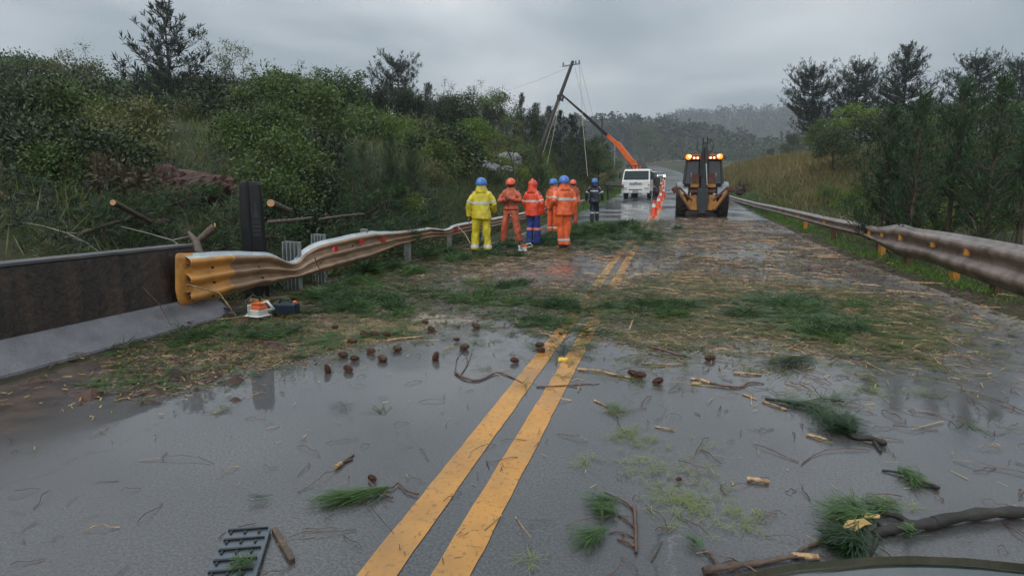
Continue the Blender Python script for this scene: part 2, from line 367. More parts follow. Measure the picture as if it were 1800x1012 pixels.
gm = bpy.data.materials.new('ground_cover'); gm.use_nodes = True; t = gm.node_tree; b = t.nodes['Principled BSDF']
def N(tree, ty, **k):
    n = tree.nodes.new(ty)
    for a, c in k.items(): setattr(n, a, c)
    return n
def mixc(tree, f, a, b):
    x = N(tree, 'ShaderNodeMix', data_type='RGBA')
    for s, val in ((0, f), (6, a), (7, b)):
        if hasattr(val, 'links') or isinstance(val, bpy.types.NodeSocket): tree.links.new(val, x.inputs[s])
        else: x.inputs[s].default_value = val if s == 0 else (*val, 1)
    return x.outputs[2]
def noisef(tree, vec, scale, lo, hi, det=5, rough=.6):
    n = N(tree, 'ShaderNodeTexNoise'); n.inputs['Scale'].default_value = scale; n.inputs['Detail'].default_value = det; n.inputs['Roughness'].default_value = rough; tree.links.new(vec, n.inputs['Vector'])
    r = N(tree, 'ShaderNodeMapRange'); r.inputs[1].default_value = lo; r.inputs[2].default_value = hi; tree.links.new(n.outputs['Fac'], r.inputs[0]); return r.outputs[0]
def attr(tree, nm): 
    a = N(tree, 'ShaderNodeAttribute'); a.attribute_name = nm; return a.outputs['Fac']
pos = N(t, 'ShaderNodeNewGeometry').outputs['Position']
c0 = mixc(t, noisef(t, pos, .6, .35, .65), (.018, .028, .009), (.05, .062, .018))
c0 = mixc(t, noisef(t, pos, 3.5, .5, .7), c0, (.05, .035, .02))
c1 = mixc(t, noisef(t, pos, 1.5, .35, .65), (.11, .08, .03), (.19, .13, .05))
c0 = mixc(t, attr(t, 'dry'), c0, c1)
c2 = mixc(t, noisef(t, pos, 6, .35, .65), (.02, .012, .008), (.055, .033, .02))
c0 = mixc(t, attr(t, 'soil'), c0, c2)
t.links.new(c0, b.inputs['Base Color']); b.inputs['Roughness'].default_value = .8; b.inputs['Specular IOR Level'].default_value = .25
bu = N(t, 'ShaderNodeBump'); bu.inputs['Strength'].default_value = .8; bu.inputs['Distance'].default_value = .08
t.links.new(noisef(t, pos, 9, 0, 1, 6), bu.inputs['Height']); t.links.new(bu.outputs[0], b.inputs['Normal'])
tag(link('ground', grid_mesh('ground', X, Y, Z, [gm], {'dry': dry, 'soil': soil})), kind='structure')

# ---------------------------------------------------------------- road sheet with dirt attribute
def poly_px(pts): return [(G0(u, v).x, G0(u, v).y) if v > 440 else (G(u, v).x, G(u, v).y) for u, v in pts]
def inpoly(px, py, poly):
    ins = np.zeros(np.shape(px), bool); n = len(poly)
    for i in range(n):
        x1, y1 = poly[i]; x2, y2 = poly[(i+1) % n]
        c = ((y1 > py) != (y2 > py)) & (px < (x2-x1)*(py-y1)/(y2-y1+1e-12)+x1); ins ^= c
    return ins
def segdist(px, py, poly):
    d = np.full(np.shape(px), 1e9); n = len(poly)
    for i in range(n):
        ax, ay = poly[i]; bx, by = poly[(i+1) % n]; L2 = (bx-ax)**2+(by-ay)**2+1e-12
        tt = np.clip(((px-ax)*(bx-ax)+(py-ay)*(by-ay))/L2, 0, 1); d = np.minimum(d, np.hypot(px-ax-tt*(bx-ax), py-ay-tt*(by-ay)))
    return np.where(inpoly(px, py, poly), d, -d)
ry = np.array(list(np.arange(-8, 36, .12))+grow(36, .2, 330, 1.02)); tx = np.linspace(0, 1, 84)
RX = (xc(ry)-LEFT-.35)[:, None]*(1-tx)[None]+(xc(ry)+RIGHT+.25)[:, None]*tx[None]
RY = np.repeat(ry[:, None], 84, 1)
edge_in = np.minimum(RX-(xc(RY)-LEFT), (xc(RY)+RIGHT)-RX)
RZ = zr(RY)-np.where(edge_in < .0, -edge_in*.25, 0)
saw_polys = [poly_px(p) for p in ([(470, 575), (560, 545), (760, 535), (900, 560), (720, 585), (560, 605), (400, 660), (195, 690), (195, 600), (420, 570)],
     [(620, 500), (760, 450), (1000, 440), (1020, 480), (980, 505), (760, 520)], [(1040, 620), (1040, 520), (1160, 470), (1160, 385), (1300, 385), (1480, 450), (1640, 520), (1640, 620), (1300, 625)])]
dirt = np.zeros_like(RX)
for i, p in enumerate(saw_polys):
    dirt = np.maximum(dirt, sst(segdist(RX, RY, p)+(fbm(RX, RY, .9, i)-.5)*1.1, -.25, .5)*(1.0, .7, .22)[i])
dirt = np.maximum(dirt, (1-sst(edge_in, .0, .55))*.8*(1-sst(RY, 24, 30)*.7))
mud = sst(-RX+(fbm(RX, RY, .8, 3)-.5)*1.2, 3.3, 4.3)*(1-sst(RY, 6.5, 9))
rm = bpy.data.materials.new('wet_asphalt'); rm.use_nodes = True; t = rm.node_tree; b = t.nodes['Principled BSDF']
pos = N(t, 'ShaderNodeNewGeometry').outputs['Position']
asp = mixc(t, noisef(t, pos, 75, .38, .64, 5, .75), (.018, .018, .019), (.115, .113, .112))
asp = mixc(t, noisef(t, pos, .8, .35, .7), asp, (.052, .051, .052))
spk = noisef(t, pos, 210, .66, .72, 2)
asp = mixc(t, spk, asp, (.26, .26, .26))
sx_ = N(t, 'ShaderNodeSeparateXYZ'); t.links.new(pos, sx_.inputs[0])
def band_(x0, wd, wob):      # irregular tar crack running along the lane
    a = N(t, 'ShaderNodeMath', operation='MULTIPLY_ADD'); t.links.new(noisef(t, pos, 2.2, 0, 1, 5, .7), a.inputs[0]); a.inputs[1].default_value = wob; t.links.new(sx_.outputs[0], a.inputs[2])
    s_ = N(t, 'ShaderNodeMath', operation='SUBTRACT'); t.links.new(a.outputs[0], s_.inputs[0]); s_.inputs[1].default_value = x0+wob*.5
    m_ = N(t, 'ShaderNodeMath', operation='ABSOLUTE'); t.links.new(s_.outputs[0], m_.inputs[0])
    r_ = N(t, 'ShaderNodeMapRange'); r_.inputs[1].default_value = wd; r_.inputs[2].default_value = 0; t.links.new(m_.outputs[0], r_.inputs[0])
    q_ = N(t, 'ShaderNodeMath', operation='MULTIPLY', use_clamp=True); t.links.new(r_.outputs[0], q_.inputs[0]); t.links.new(noisef(t, pos, 1.7, .42, .58, 4), q_.inputs[1]); return q_.outputs[0]
asp = mixc(t, band_(.03, .016, .3), asp, (.012, .012, .012)); asp = mixc(t, band_(.09, .007, .4), asp, (.12, .12, .12)); asp = mixc(t, band_(-2.9, .012, .5), asp, (.015, .015, .015))
asp = mixc(t, noisef(t, pos, 55, .62, .70, 4), asp, (.02, .02, .02))
dm = N(t, 'ShaderNodeMath', operation='MULTIPLY_ADD'); t.links.new(noisef(t, pos, 7, .25, .75, 6, .7), dm.inputs[0]); dm.inputs[1].default_value = 1.3; dm.inputs[2].default_value = -.75
dd = N(t, 'ShaderNodeMath', operation='ADD'); t.links.new(dm.outputs[0], dd.inputs[0]); t.links.new(attr(t, 'dirt'), dd.inputs[1])
da = N(t, 'ShaderNodeMath', operation='MULTIPLY', use_clamp=True); t.links.new(dd.outputs[0], da.inputs[0]); t.links.new(attr(t, 'dirt'), da.inputs[1])
dcol = mixc(t, noisef(t, pos, 30, .35, .65, 6), (.1, .08, .055), (.42, .34, .24))
cc = mixc(t, da.outputs[0], asp, dcol)
cc = mixc(t, attr(t, 'mud'), cc, mixc(t, noisef(t, pos, 5, .4, .6), (.03, .018, .012), (.085, .055, .036)))
t.links.new(cc, b.inputs['Base Color'])
pud = noisef(t, pos, .42, .40, .56, 5, .5)      # 0 = standing water, 1 = only damp
pr = N(t, 'ShaderNodeMapRange'); pr.inputs[3].default_value = .025; pr.inputs[4].default_value = .26; t.links.new(pud, pr.inputs[0])
ra = N(t, 'ShaderNodeMath', operation='MULTIPLY_ADD'); t.links.new(da.outputs[0], ra.inputs[0]); ra.inputs[1].default_value = .35; t.links.new(pr.outputs[0], ra.inputs[2])
t.links.new(ra.outputs[0], b.inputs['Coat Roughness']); b.inputs['Coat Weight'].default_value = 1; b.inputs['Coat IOR'].default_value = 1.42; b.inputs['Roughness'].default_value = .5; b.inputs['Specular IOR Level'].default_value = .35
cbp = N(t, 'ShaderNodeBump'); cbp.inputs['Strength'].default_value = .10; cbp.inputs['Distance'].default_value = .012; t.links.new(noisef(t, pos, 2.3, 0, 1, 4), cbp.inputs['Height']); t.links.new(cbp.outputs[0], b.inputs['Coat Normal'])
bu = N(t, 'ShaderNodeBump'); bu.inputs['Distance'].default_value = .006; 
bs = N(t, 'ShaderNodeMapRange'); bs.inputs[3].default_value = .03; bs.inputs[4].default_value = .6; t.links.new(pud, bs.inputs[0]); t.links.new(bs.outputs[0], bu.inputs['Strength'])
hh = N(t, 'ShaderNodeMath', operation='ADD'); t.links.new(noisef(t, pos, 140, 0, 1, 3), hh.inputs[0]); t.links.new(noisef(t, pos, 1.1, 0, 1, 2), hh.inputs[1])
t.links.new(hh.outputs[0], bu.inputs['Height']); t.links.new(bu.outputs[0], b.inputs['Normal'])
tag(link('road', grid_mesh('road', RX, RY, RZ, [rm], {'dirt': dirt, 'mud': mud})), kind='structure')
# double yellow centre line
ym = bpy.data.materials.new('worn_yellow_line'); ym.use_nodes = True; t = ym.node_tree; b = t.nodes['Principled BSDF']
pos = N(t, 'ShaderNodeNewGeometry').outputs['Position']
yc = mixc(t, noisef(t, pos, 3, .35, .7), (.50, .215, .03), (.62, .30, .055))
yc = mixc(t, noisef(t, pos, 38, .55, .66, 5, .7), yc, (.16, .09, .035))
yc = mixc(t, noisef(t, pos, 1.3, .42, .75), yc, (.24, .14, .055))
t.links.new(yc, b.inputs['Base Color']); b.inputs['Roughness'].default_value = .28
bu = N(t, 'ShaderNodeBump'); bu.inputs['Strength'].default_value = .25; bu.inputs['Distance'].default_value = .004; t.links.new(noisef(t, pos, 120, 0, 1, 4), bu.inputs['Height']); t.links.new(bu.outputs[0], b.inputs['Normal'])
for side in (-1, 1):
    yy = np.array(list(np.arange(-2, 36, .06))+grow(36, .5, 290, 1.02)); c = xc(yy)+side*.128
    e1 = (vn(yy, yy*0, .11, side+3)-.5)*.008; e2 = (vn(yy, yy*0, .13, side+8)-.5)*.008
    SX = np.stack([c-.07+e1, c, c+.07+e2], 1); SY = np.repeat(yy[:, None], 3, 1); SZ = zr(SY)+.004+np.maximum(SY-40, 0)*.0003
    tag(link('road_marking', grid_mesh('road_marking', SX, SY, SZ, [ym])), kind='structure')

# ---------------------------------------------------------------- haze
hz = MB().box((0, 550, 95), (2080, 1290, 290)).build('haze', [])
hm = bpy.data.materials.new('thin_mist'); hm.use_nodes = True; t = hm.node_tree; t.nodes.clear()
vo = N(t, 'ShaderNodeVolumePrincipled'); vo.inputs['Density'].default_value = .00085; vo.inputs['Color'].default_value = (.8, .86, .9, 1); vo.inputs['Anisotropy'].default_value = .2
oo = N(t, 'ShaderNodeOutputMaterial'); t.links.new(vo.outputs[0], oo.inputs['Volume'])
hz.data.materials.append(hm); tag(hz, kind='stuff')

# ================================================================== VEGETATION
def join_V(L): return np.concatenate(L, 0)
def broad(seed, h, w, leaf, nclump=36, per=230, ls=.19, lw=.11, low=.25, trunk='bark_dark', open_=0.0):
    rg = np.random.default_rng(seed); rr = random.Random(seed)
    root = empty('broadleaf_tree'); mb = MB()
    top = Vector((rr.uniform(-.3, .3), rr.uniform(-.3, .3), h*.8))
    mb.tube([(0, 0, -.4), (top.x*.3, top.y*.3, h*.3), (top.x*.6, top.y*.6, h*.55), top], [h*.022, h*.018, h*.012, h*.004], 7)
    cs = []
    for i in range(nclump):
        q = rr.uniform(0, 2*math.pi); zz = rr.uniform(low, 1)**.8; rad = math.sqrt(max(.02, 1-((zz-.55)/.55)**2))*w/2*rr.uniform(.35, 1.25)
        c = Vector((math.cos(q)*rad, math.sin(q)*rad, h*zz)); cs.append(c)
        if i % 2 == 0:
            s = Vector((top.x*zz*.5, top.y*zz*.5, max(.2, c.z-h*.22)))
            mb.tube([s, s.lerp(c, .5)+Vector((0, 0, -.08)), c], [h*.008, h*.006, h*.002], 5)
    mb.build('trunk', M[trunk], root)
    P = []; Dd = []
    for c in cs:
        n = int(per*rr.uniform(.5, 1.4)); s = w*rr.uniform(.055, .105)
        pp = rg.normal(size=(n, 3))*np.array([s, s, s*.62])+np.array(c); P.append(pp)
        Dd.append(unit(pp-np.array(c)+np.array([0, 0, s*.1]))+rg.normal(size=(n, 3))*.7+np.array([0, 0, -.25]))
    P = join_V(P); Dd = join_V(Dd); n = len(P)
    link('crown', quads_mesh('crown', blades(P, Dd, rg.uniform(.6, 1.4, n)*ls, rg.uniform(.7, 1.3, n)*lw, rg), M[leaf]), root)
    return root
def pine(seed, h, w, base=.22, whorls=20, nb=6, tuft=9, bl=.28, bw=.035, leaf='needle_far', shape='cone', upcurve=.5, tstep=.45, kind='pine_tree', trunkm='bark_dark'):
    rg = np.random.default_rng(seed); rr = random.Random(seed); root = empty(kind); mb = MB()
    lean = rr.uniform(-.02, .02)*h
    mb.tube([(0, 0, -.4), (lean*.3, 0, h*.4), (lean, 0, h*.98)], [h*.017, h*.012, h*.002], 8)
    P = []; Dd = []
    for i in range(whorls):
        z = h*(base+(1-base)*i/whorls+rr.uniform(-.01, .01)); f = (z/h-base)/(1-base)
        prof = (1-f)**.75 if shape == 'cone' else math.sqrt(max(.03, 1-((f-.42)/.6)**2))
        for k in range(nb):
            q = rr.uniform(0, 2*math.pi); L = w/2*prof*rr.uniform(.5, 1.15)+.1*h*.1
            n = max(3, int(L/.35)); pts = []
            for j in range(n+1):
                s = j/n; pts.append(Vector((math.cos(q)*L*s+lean*z/h, math.sin(q)*L*s, z+L*(-.10*s+upcurve*s*s)+rr.uniform(-.03, .03))))
            mb.tube(pts, [h*.0042*(1-.75*j/n) for j in range(n+1)], 4)
            m = max(2, int(L/tstep*1.5))
            for j in range(m):
                s = rr.uniform(.28, 1.0) if j else 1.0; a = pts[min(n, int(s*n))]
                side = rr.uniform(-1, 1)*.22*L*(1.1-s)
                c = a+Vector((-math.sin(q)*side, math.cos(q)*side, rr.uniform(0, .12)))
                if abs(side) > .12: mb.tube([pts[max(0, min(n, int(s*n))-1)], c], [h*.002, h*.001], 3, cap=False)
                up = Vector((math.cos(q)*.35, math.sin(q)*.35, 1))
                T = tuft; base_p = np.array(c)[None]+np.array(up)[None]*rg.uniform(-.12, .2, (T, 1))
                P.append(base_p); Dd.append(np.array(up)[None]*.9+rg.normal(size=(T, 3))*.55)
    n3 = 26; zz = rg.uniform(.93, 1.0, n3)*h; P.append(np.stack([np.full(n3, lean), zz*0, zz], 1)); Dd.append(rg.normal(size=(n3, 3))*.4+np.array([0, 0, 1]))
    mb.build('trunk', M[trunkm], root); P = join_V(P); Dd = join_V(Dd); n = len(P)
    link('crown', quads_mesh('crown', blades(P, Dd, rg.uniform(.7, 1.3, n)*bl, bw, rg), M[leaf]), root)
    return root
def bush(seed, h, w, leaf, n=2600, ls=.125, lw=.07, stems=5, kind='bush', up=.2):
    rg = np.random.default_rng(seed); rr = random.Random(seed); root = empty(kind); mb = MB(); P = []; Dd = []
    k = 16
    for i in range(k):
        q = rr.uniform(0, 2*math.pi); r_ = w/2*math.sqrt(rr.random())*.85; zz = h*rr.uniform(.25, .85)*(1-.5*(2*r_/w)**2)
        c = Vector((math.cos(q)*r_, math.sin(q)*r_, zz)); s = w*rr.uniform(.06, .12)
        if i < stems*2: mb.tube([(c.x*.15, c.y*.15, -.2), (c.x*.6, c.y*.6, zz*.5), c], [.03*h/2, .02*h/2, .006], 5)
        m = n//k; pp = rg.normal(size=(m, 3))*np.array([s, s, min(s, h*.16)])+np.array(c); P.append(pp); Dd.append((pp-np.array(c))*1.5/s*.4+rg.normal(size=(m, 3))*.6+np.array([0, 0, up]))
    m = n//5; pp = np.stack([rg.normal(0, w*.27, m), rg.normal(0, w*.27, m), rg.uniform(0, h*.35, m)], 1); P.append(pp); Dd.append(rg.normal(size=(m, 3))+np.array([0, 0, .8]))
    mb.build('stem', M['bark_dark'], root); P = join_V(P); Dd = join_V(Dd); n_ = len(P)
    link('foliage', quads_mesh('foliage', blades(P, Dd, rg.uniform(.6, 1.4, n_)*ls, rg.uniform(.7, 1.3, n_)*lw, rg), M[leaf]), root)
    return root
def twiggy(seed, h, w, leaf='leaf_olive', dens=.5, barkm='bark_dark', kind='wispy_tree', leaves_=True):
    """slender tree whose limbs show, with thin foliage at the tips"""
    rg = np.random.default_rng(seed); rr = random.Random(seed); root = empty(kind); mb = MB(); P = []; Dd = []
    def grow_(p, d, L, r_, lev):
        n = 4; pts = [p]; dd = d.copy()
        for j in range(n):
            dd = (dd+Vector((rr.uniform(-.22, .22), rr.uniform(-.22, .22), rr.uniform(-.05, .18)))).normalized(); pts.append(pts[-1]+dd*L/n)
        mb.tube(pts, [r_*(1-.6*j/n) for j in range(n+1)], 6 if lev == 0 else 4)
        if lev < 3:
            for j in range(3 if lev else 6):
                s = rr.randint(1 if lev else 2, n); q = rr.uniform(0, 2*math.pi); side = Vector((math.cos(q), math.sin(q), rr.uniform(.2, .9))).normalized()
                grow_(pts[s], (dd*.5+side*.8).normalized(), L*rr.uniform(.4, .62), r_*.45, lev+1)
        if lev >= 2:
            m = int(26*dens); c = np.array(pts[-1]); P.append(c+rg.normal(size=(m, 3))*w*.045); Dd.append(rg.normal(size=(m, 3))+np.array([0, 0, -.1]))
    grow_(Vector((0, 0, -.3)), Vector((rr.uniform(-.1, .1), 0, 1)), h*.62, h*.012, 0)
    mb.build('trunk', M[barkm], root)
    if leaves_ and P:
        P = join_V(P); Dd = join_V(Dd); n = len(P); link('crown', quads_mesh('crown', blades(P, Dd, rg.uniform(.6, 1.4, n)*.14, .07, rg), M[leaf]), root)
    return root
def proj_u(x, y): 
    q = Vector((x, y, 0)); return CX+FPX*q.dot(_R)/q.dot(Vector((_F.x, _F.y, 0)).normalized())*math.cos(PITCH)**.5
def lmark(x, y, right=False):
    u = proj_u(x, y)
    if right:
        near = 'close behind the rail' if y < 14 else ('halfway along the rail' if y < 24 else 'up the slope')
        return near+(' beside the digger' if u < 1330 else ' below the leftmost pine' if u < 1440 else ' below the middle pine' if u < 1530 else ' below the tallest pine' if u < 1640 else ' past the rail bulge')
    L = [(120, 'beyond the left end of the barrier'), (300, 'above the concrete barrier'), (430, 'left of the black post'), (560, 'right of the black post'), (680, 'above the rail dip'), (800, 'left of the yellow suited worker'), (900, 'around the boulders'), (960, 'left of the leaning pole'), (1040, 'right of the leaning pole'), (9999, 'near the crane truck')]
    near = 'low on the bank ' if y < 18 else ('midway up the bank ' if y < 34 else 'high on the bank ')
    return near+[n for lim, n in L if u < lim][0]
used = set()
def place(proto, x, y, s=1.0, rz=None, label=None, cat=None, group=None, dz=0.0, sz=None):
    o = proto if proto.name not in used else copy_tree(proto)
    used.add(proto.name); used.add(o.name)
    o.location = (x, y, ZG(x, y)+dz); o.rotation_euler = (0, 0, random.uniform(0, 6.28) if rz is None else rz); o.scale = (s, s, sz or s)
    tag(o, label, cat, group); return o
def at_depth(u, y):       # ground spot seen in column u at this y
    r = ray(u, HZ); x = r.x/r.y*y; return x, y
def hfor(v, y, u):        # height above ground of something whose top is seen at row v
    x, _ = at_depth(u, y); r = ray(u, v); k = y/r.y; return EYE+r.z*k-ZG(x, y)
B1 = broad(1, 6, 4.6, 'leaf_dark'); B2 = broad(2, 6, 4.2, 'leaf_mid', 30); B3 = broad(3, 6, 5, 'leaf_dark', 40, 200); B4 = broad(4, 5, 4.2, 'leaf_bright', 30, 200, .2, .1, low=.12); B5 = broad(5, 6, 5, 'leaf_olive', 30, 150)
BY = broad(6, 6, 4.6, 'leaf_mid', 20, 220, .2, .1, low=.35)
W1 = twiggy(11, 7, 4, 'leaf_olive', .8); W2 = twiggy(12, 7, 4, 'leaf_mid', .6); W3 = twiggy(13, 6, 3.5, 'leaf_olive', .35); DT = twiggy(16, 6, 3, barkm='bark_pale', kind='dead_tree', leaves_=False)
S1 = bush(21, 1.8, 2.6, 'leaf_mid'); S2 = bush(22, 1.6, 2.4, 'leaf_bright', 2400); S3 = bush(23, 1.7, 2.6, 'leaf_dark'); S4 = bush(24, 1.5, 2.2, 'leaf_olive'); S5 = bush(25, 1.2, 2.0, 'leaf_brown', 1700)
PL = pine(31, 9, 8.2, .12, 16, 5, 14, .42, .07, 'needle_far', upcurve=.62, tstep=.55)
PR1 = pine(32, 9.5, 6.6, .25, 24, 6, 10, .34, .05, 'needle_far', 'round', .6, .4); PR2 = pine(33, 9.5, 6.2, .3, 24, 6, 10, .34, .05, 'needle_far', 'round', .65, .4)
PR3 = pine(34, 9, 7, .1, 24, 7, 11, .34, .05, 'needle_far', 'cone', .7, .38); PT = pine(35, 6, 4.2, .35, 14, 6, 10, .3, .05, 'needle_far', 'round', .55, .4)
YP = pine(41, 4.2, 2.2, .12, 20, 5, 12, .2, .022, 'needle', 'cone', .7, .2, 'young_pine', 'bark'); YP2 = pine(42, 4.5, 1.6, .1, 22, 4, 12, .2, .022, 'needle', 'cone', .85, .2, 'young_pine', 'bark')
SP = pine(43, 5, 2.0, .1, 18, 5, 9, .28, .045, 'needle_far', 'cone', .5, .35, 'spruce_tree')

def tree_at(proto, hp, u, vtop, y, label, cat='tree', group=None, wide=1.0):
    x, _ = at_depth(u, y); h = max(.8, hfor(vtop, y, u)); s = h/hp
    if label.endswith('@'): label = label[:-1]+lmark(x, y).replace('low on the bank ', '').replace('midway up the bank ', '').replace('high on the bank ', '')
    o = place(proto, x, y, s*wide*(random.uniform(.8, 1.15) if group else 1), None, label, cat, group, sz=s); return o
# left skyline
tree_at(PL, 9, 316, 4, 34, 'tall dark pine with sparse upswept branches alone above the left skyline')
tree_at(PT, 6, 705, 106, 44, 'round topped dark pine on the left skyline beyond the felled brush')
tree_at(W2, 6.6, 388, 76, 36, 'pale wispy tree beside the tall dark left pine')
tree_at(W1, 6.6, 436, 96, 38, 'thin feathery tree right of the tall left pine')
tree_at(DT, 5.6, 425, 145, 27, 'bare pale dead tree with forked limbs amid the left thicket', 'dead tree')
tree_at(BY, 6, 593, 118, 36, 'mid green umbrella shaped tree on the left skyline')
tree_at(BY, 6, 520, 124, 38, 'drooping round crowned tree left of the umbrella shaped tree')
tree_at(B4, 5, 372, 166, 24, 'bright yellow green tree in front of the dark left thicket', wide=1.15)
tree_at(B4, 5, 230, 196, 22, 'yellow green broadleaf low on the left edge of the thicket')
tree_at(B4, 5, 470, 232, 25, 'second yellow green tree right of the brightest one', wide=1.1)
GL = 'dark broadleaf trees massed on the left bank'
rr = random.Random(5)
def skyl(u): return float(np.interp(u, [-60, 100, 200, 300, 400, 480, 600, 680, 780, 850, 920, 1000, 1060, 1085], [90, 110, 125, 130, 132, 138, 140, 150, 168, 175, 182, 205, 240, 275]))
for i, u in enumerate(range(-60, 800, 34)):
    y = rr.uniform(33, 42); pr = rr.choice([B1, B2, B3, B1, B5]); hp = 5.9
    tree_at(pr, hp, u+rr.uniform(-10, 10), skyl(u)+rr.uniform(-4, 18), y, ['broad dark green','round dark green','dense blackish green','broad dark green','olive brown'][[B1,B2,B3,B1,B5].index(pr)]+' tree of the skyline wood, @', 'tree', GL)
for i, u in enumerate(range(-80, 700, 42)):
    y = rr.uniform(25, 31); pr = rr.choice([B1, B2, B3, B5, B2])
    tree_at(pr, 5.9, u+rr.uniform(-14, 14), skyl(u)+rr.uniform(45, 80), y, ['dark green','mid green','dense dark','olive brown'][[B1,B2,B3,B5].index(pr)]+' lower tree of the front rank, @', 'tree', 'front rank of trees on the left bank')
for i, (u, v, pr, hp) in enumerate([(757, 150, SP, 5), (800, 168, W2, 6.6), (835, 160, W1, 6.6), (868, 158, BY, 6), (893, 160, W2, 6.6), (915, 168, SP, 5), (820, 185, SP, 5), (940, 184, SP, 5), (962, 190, SP, 5), (985, 198, SP, 5), (1004, 205, SP, 5), (855, 185, SP, 5), (880, 190, SP, 5), (1020, 226, SP, 5), (790, 180, B1, 5.9), (1034, 246, B3, 5.9), (778, 155, W3, 5.8), (925, 200, B3, 5.9), (845, 196, B3, 5.9), (1050, 262, B2, 5.9)]):
    y = rr.uniform(46, 62)
    lab = {'SP': 'slim conifer in the row along the middle skyline', 'B': 'dark bushy tree low in the middle skyline row'}['SP' if pr is SP else 'B'] if pr in (SP, B1, B2, B3) else ['', 'wispy skyline tree standing just right of the middle gap', 'feathery tree with spread limbs on the middle skyline', 'curly topped tree at the middle of the skyline row', 'open branched tree right of the curly topped one'][i] if 0 < i < 5 else 'bare twiggy tree at the left end of the middle row'
    tree_at(pr, hp, u, v, y, lab, 'tree', 'slim conifers on the middle skyline' if pr is SP else ('bushy trees on the middle skyline' if pr in (B1, B2, B3) else None))
for i, (u, v, pr, hp, lab) in enumerate([(210, 112, W2, 6.6, 'thin wispy tree at the far left skyline'), (150, 100, W1, 6.6, 'feathery tree beyond the left edge of the thicket'), (560, 128, W1, 6.6, 'open feathery tree between the two round crowned ones'), (640, 140, W3, 5.8, 'sparse twiggy tree left of the round topped pine'), (740, 158, W2, 6.6, 'wispy tree right of the round topped pine'), (480, 126, W3, 5.8, 'bare twiggy crown above the middle of the left wood'), (340, 118, W1, 6.6, 'feathery tree right behind the tall dark pine'),
    (660, 205, W2, 6.6, 'slender light tree in front of the wood above the rail dip'), (600, 215, BY, 6, 'drooping pale green tree halfway up the left bank'), (840, 215, B4, 5, 'fresh green tree behind the boulders'), (730, 222, BY, 6, 'light green small tree above the grey rock slab'), (905, 225, W1, 6.6, 'thin olive tree left of the leaning pole foot'), (520, 228, W2, 6.6, 'light feathery tree in front of the dark wood'), (300, 205, BY, 6, 'soft green tree in front of the tall pine')]):
    tree_at(pr, hp, u, v, (rr.uniform(34, 42) if v < 170 else rr.uniform(26, 31)), lab)
# shrubs clothing the left bank
GB = 'shrubs covering the left bank'
LB = {0: ('mid green leafy shrub on the left bank slope', 'green shrubs on the left bank'), 1: ('yellow green shrub on the left bank slope', 'yellow green shrubs on the left bank'),
      2: ('dark shrub on the left bank slope', 'dark shrubs on the left bank'), 3: ('olive coloured shrub on the left bank slope', 'olive shrubs on the left bank'), 4: ('rusty brown shrub on the left bank slope', 'brown shrubs on the left bank')}
protoS = [S1, S2, S3, S4, S5]
for i in range(230):
    y = rr.uniform(9, 62); t_ = rr.random(); off = 7.4+(t_**1.2)*(26 if y < 40 else 22)
    if y < 18: off = rr.uniform(7.0, 17)
    if y > 44: off += 1.5
    x = float(xc(y))-off
    uu = proj_u(x, y); wgt = [2, 1.2, 5, 2, 1.2] if uu < 430 else ([3.4, 3, 1.4, 3.2, 1.2] if y > 20 else [2, 1, 4, 3, 1.4])
    if (250 < uu < 425 and y < 19) or (815 < uu < 935 and y < 27) or (738 < uu < 775 and y < 22): continue
    k = rr.choices(range(5), wgt)[0]; s = rr.uniform(.6, 1.25)*(1 if y > 18 else .75)
    if y > 28 and off < 11: s *= .7
    place(protoS[k], x, y, s, None, ['mid green', 'yellow green', 'dark', 'olive', 'rusty brown'][k]+' '+('low ' if s < .75 else 'tall ' if s > 1.08 else 'medium ')+'shrub '+lmark(x, y), 'shrub', LB[k][1], dz=-.1)
for i, (u, v, y, pr, lab) in enumerate([(690, 236, 17, YP, 'bluish young pine leaning over the rail dip bushes'), (640, 262, 15, YP2, 'small bluish young pine behind the corrugated stubs'), (725, 246, 19, YP, 'young pine left of the grey rock slab'), (800, 236, 26, YP, 'young pine just left of the boulders'), (560, 240, 17, YP2, 'slim young pine on the bank right of the black post'), (500, 222, 20, YP, 'bushy young pine above the log with the round cut face'),
    (945, 244, 34, YP2, 'young pine at the foot of the leaning pole'), (1000, 246, 38, YP2, 'young pine between the leaning pole and the hanging rope'), (610, 212, 24, YP, 'young pine in front of the drooping pale green tree'), (770, 212, 30, YP2, 'slim young pine above the grey rock slab'), (385, 185, 24, B2, 'mid green tree on the slope above the earth mound'), (320, 200, 22, BY, 'soft pale green tree above the reddish earth mound'), (425, 215, 22, S2, 'yellow green bush on the slope left of the black post'), (350, 228, 19, S4, 'olive bush right above the reddish earth mound'), (295, 225, 19, S3, 'dark bush above the left end of the earth mound'), (270, 190, 25, B5, 'olive green tree above the left end of the earth mound')]):
    tree_at(pr, dict(young_pine=4.3, broadleaf_tree=5.9, bush=1.5)[pr.name.split('.')[0]], u, v, y, lab)
for i in range(26):     # beyond the truck, left verge
    y = rr.uniform(62, 140); x = float(xc(y))-rr.uniform(9, 16); k = rr.choice([3, 4, 0])
    place(protoS[k], x, y, rr.uniform(1, 1.5), None, 'far shrub on the bank top beyond the crane truck', 'shrub', 'far shrubs beyond the crane truck')
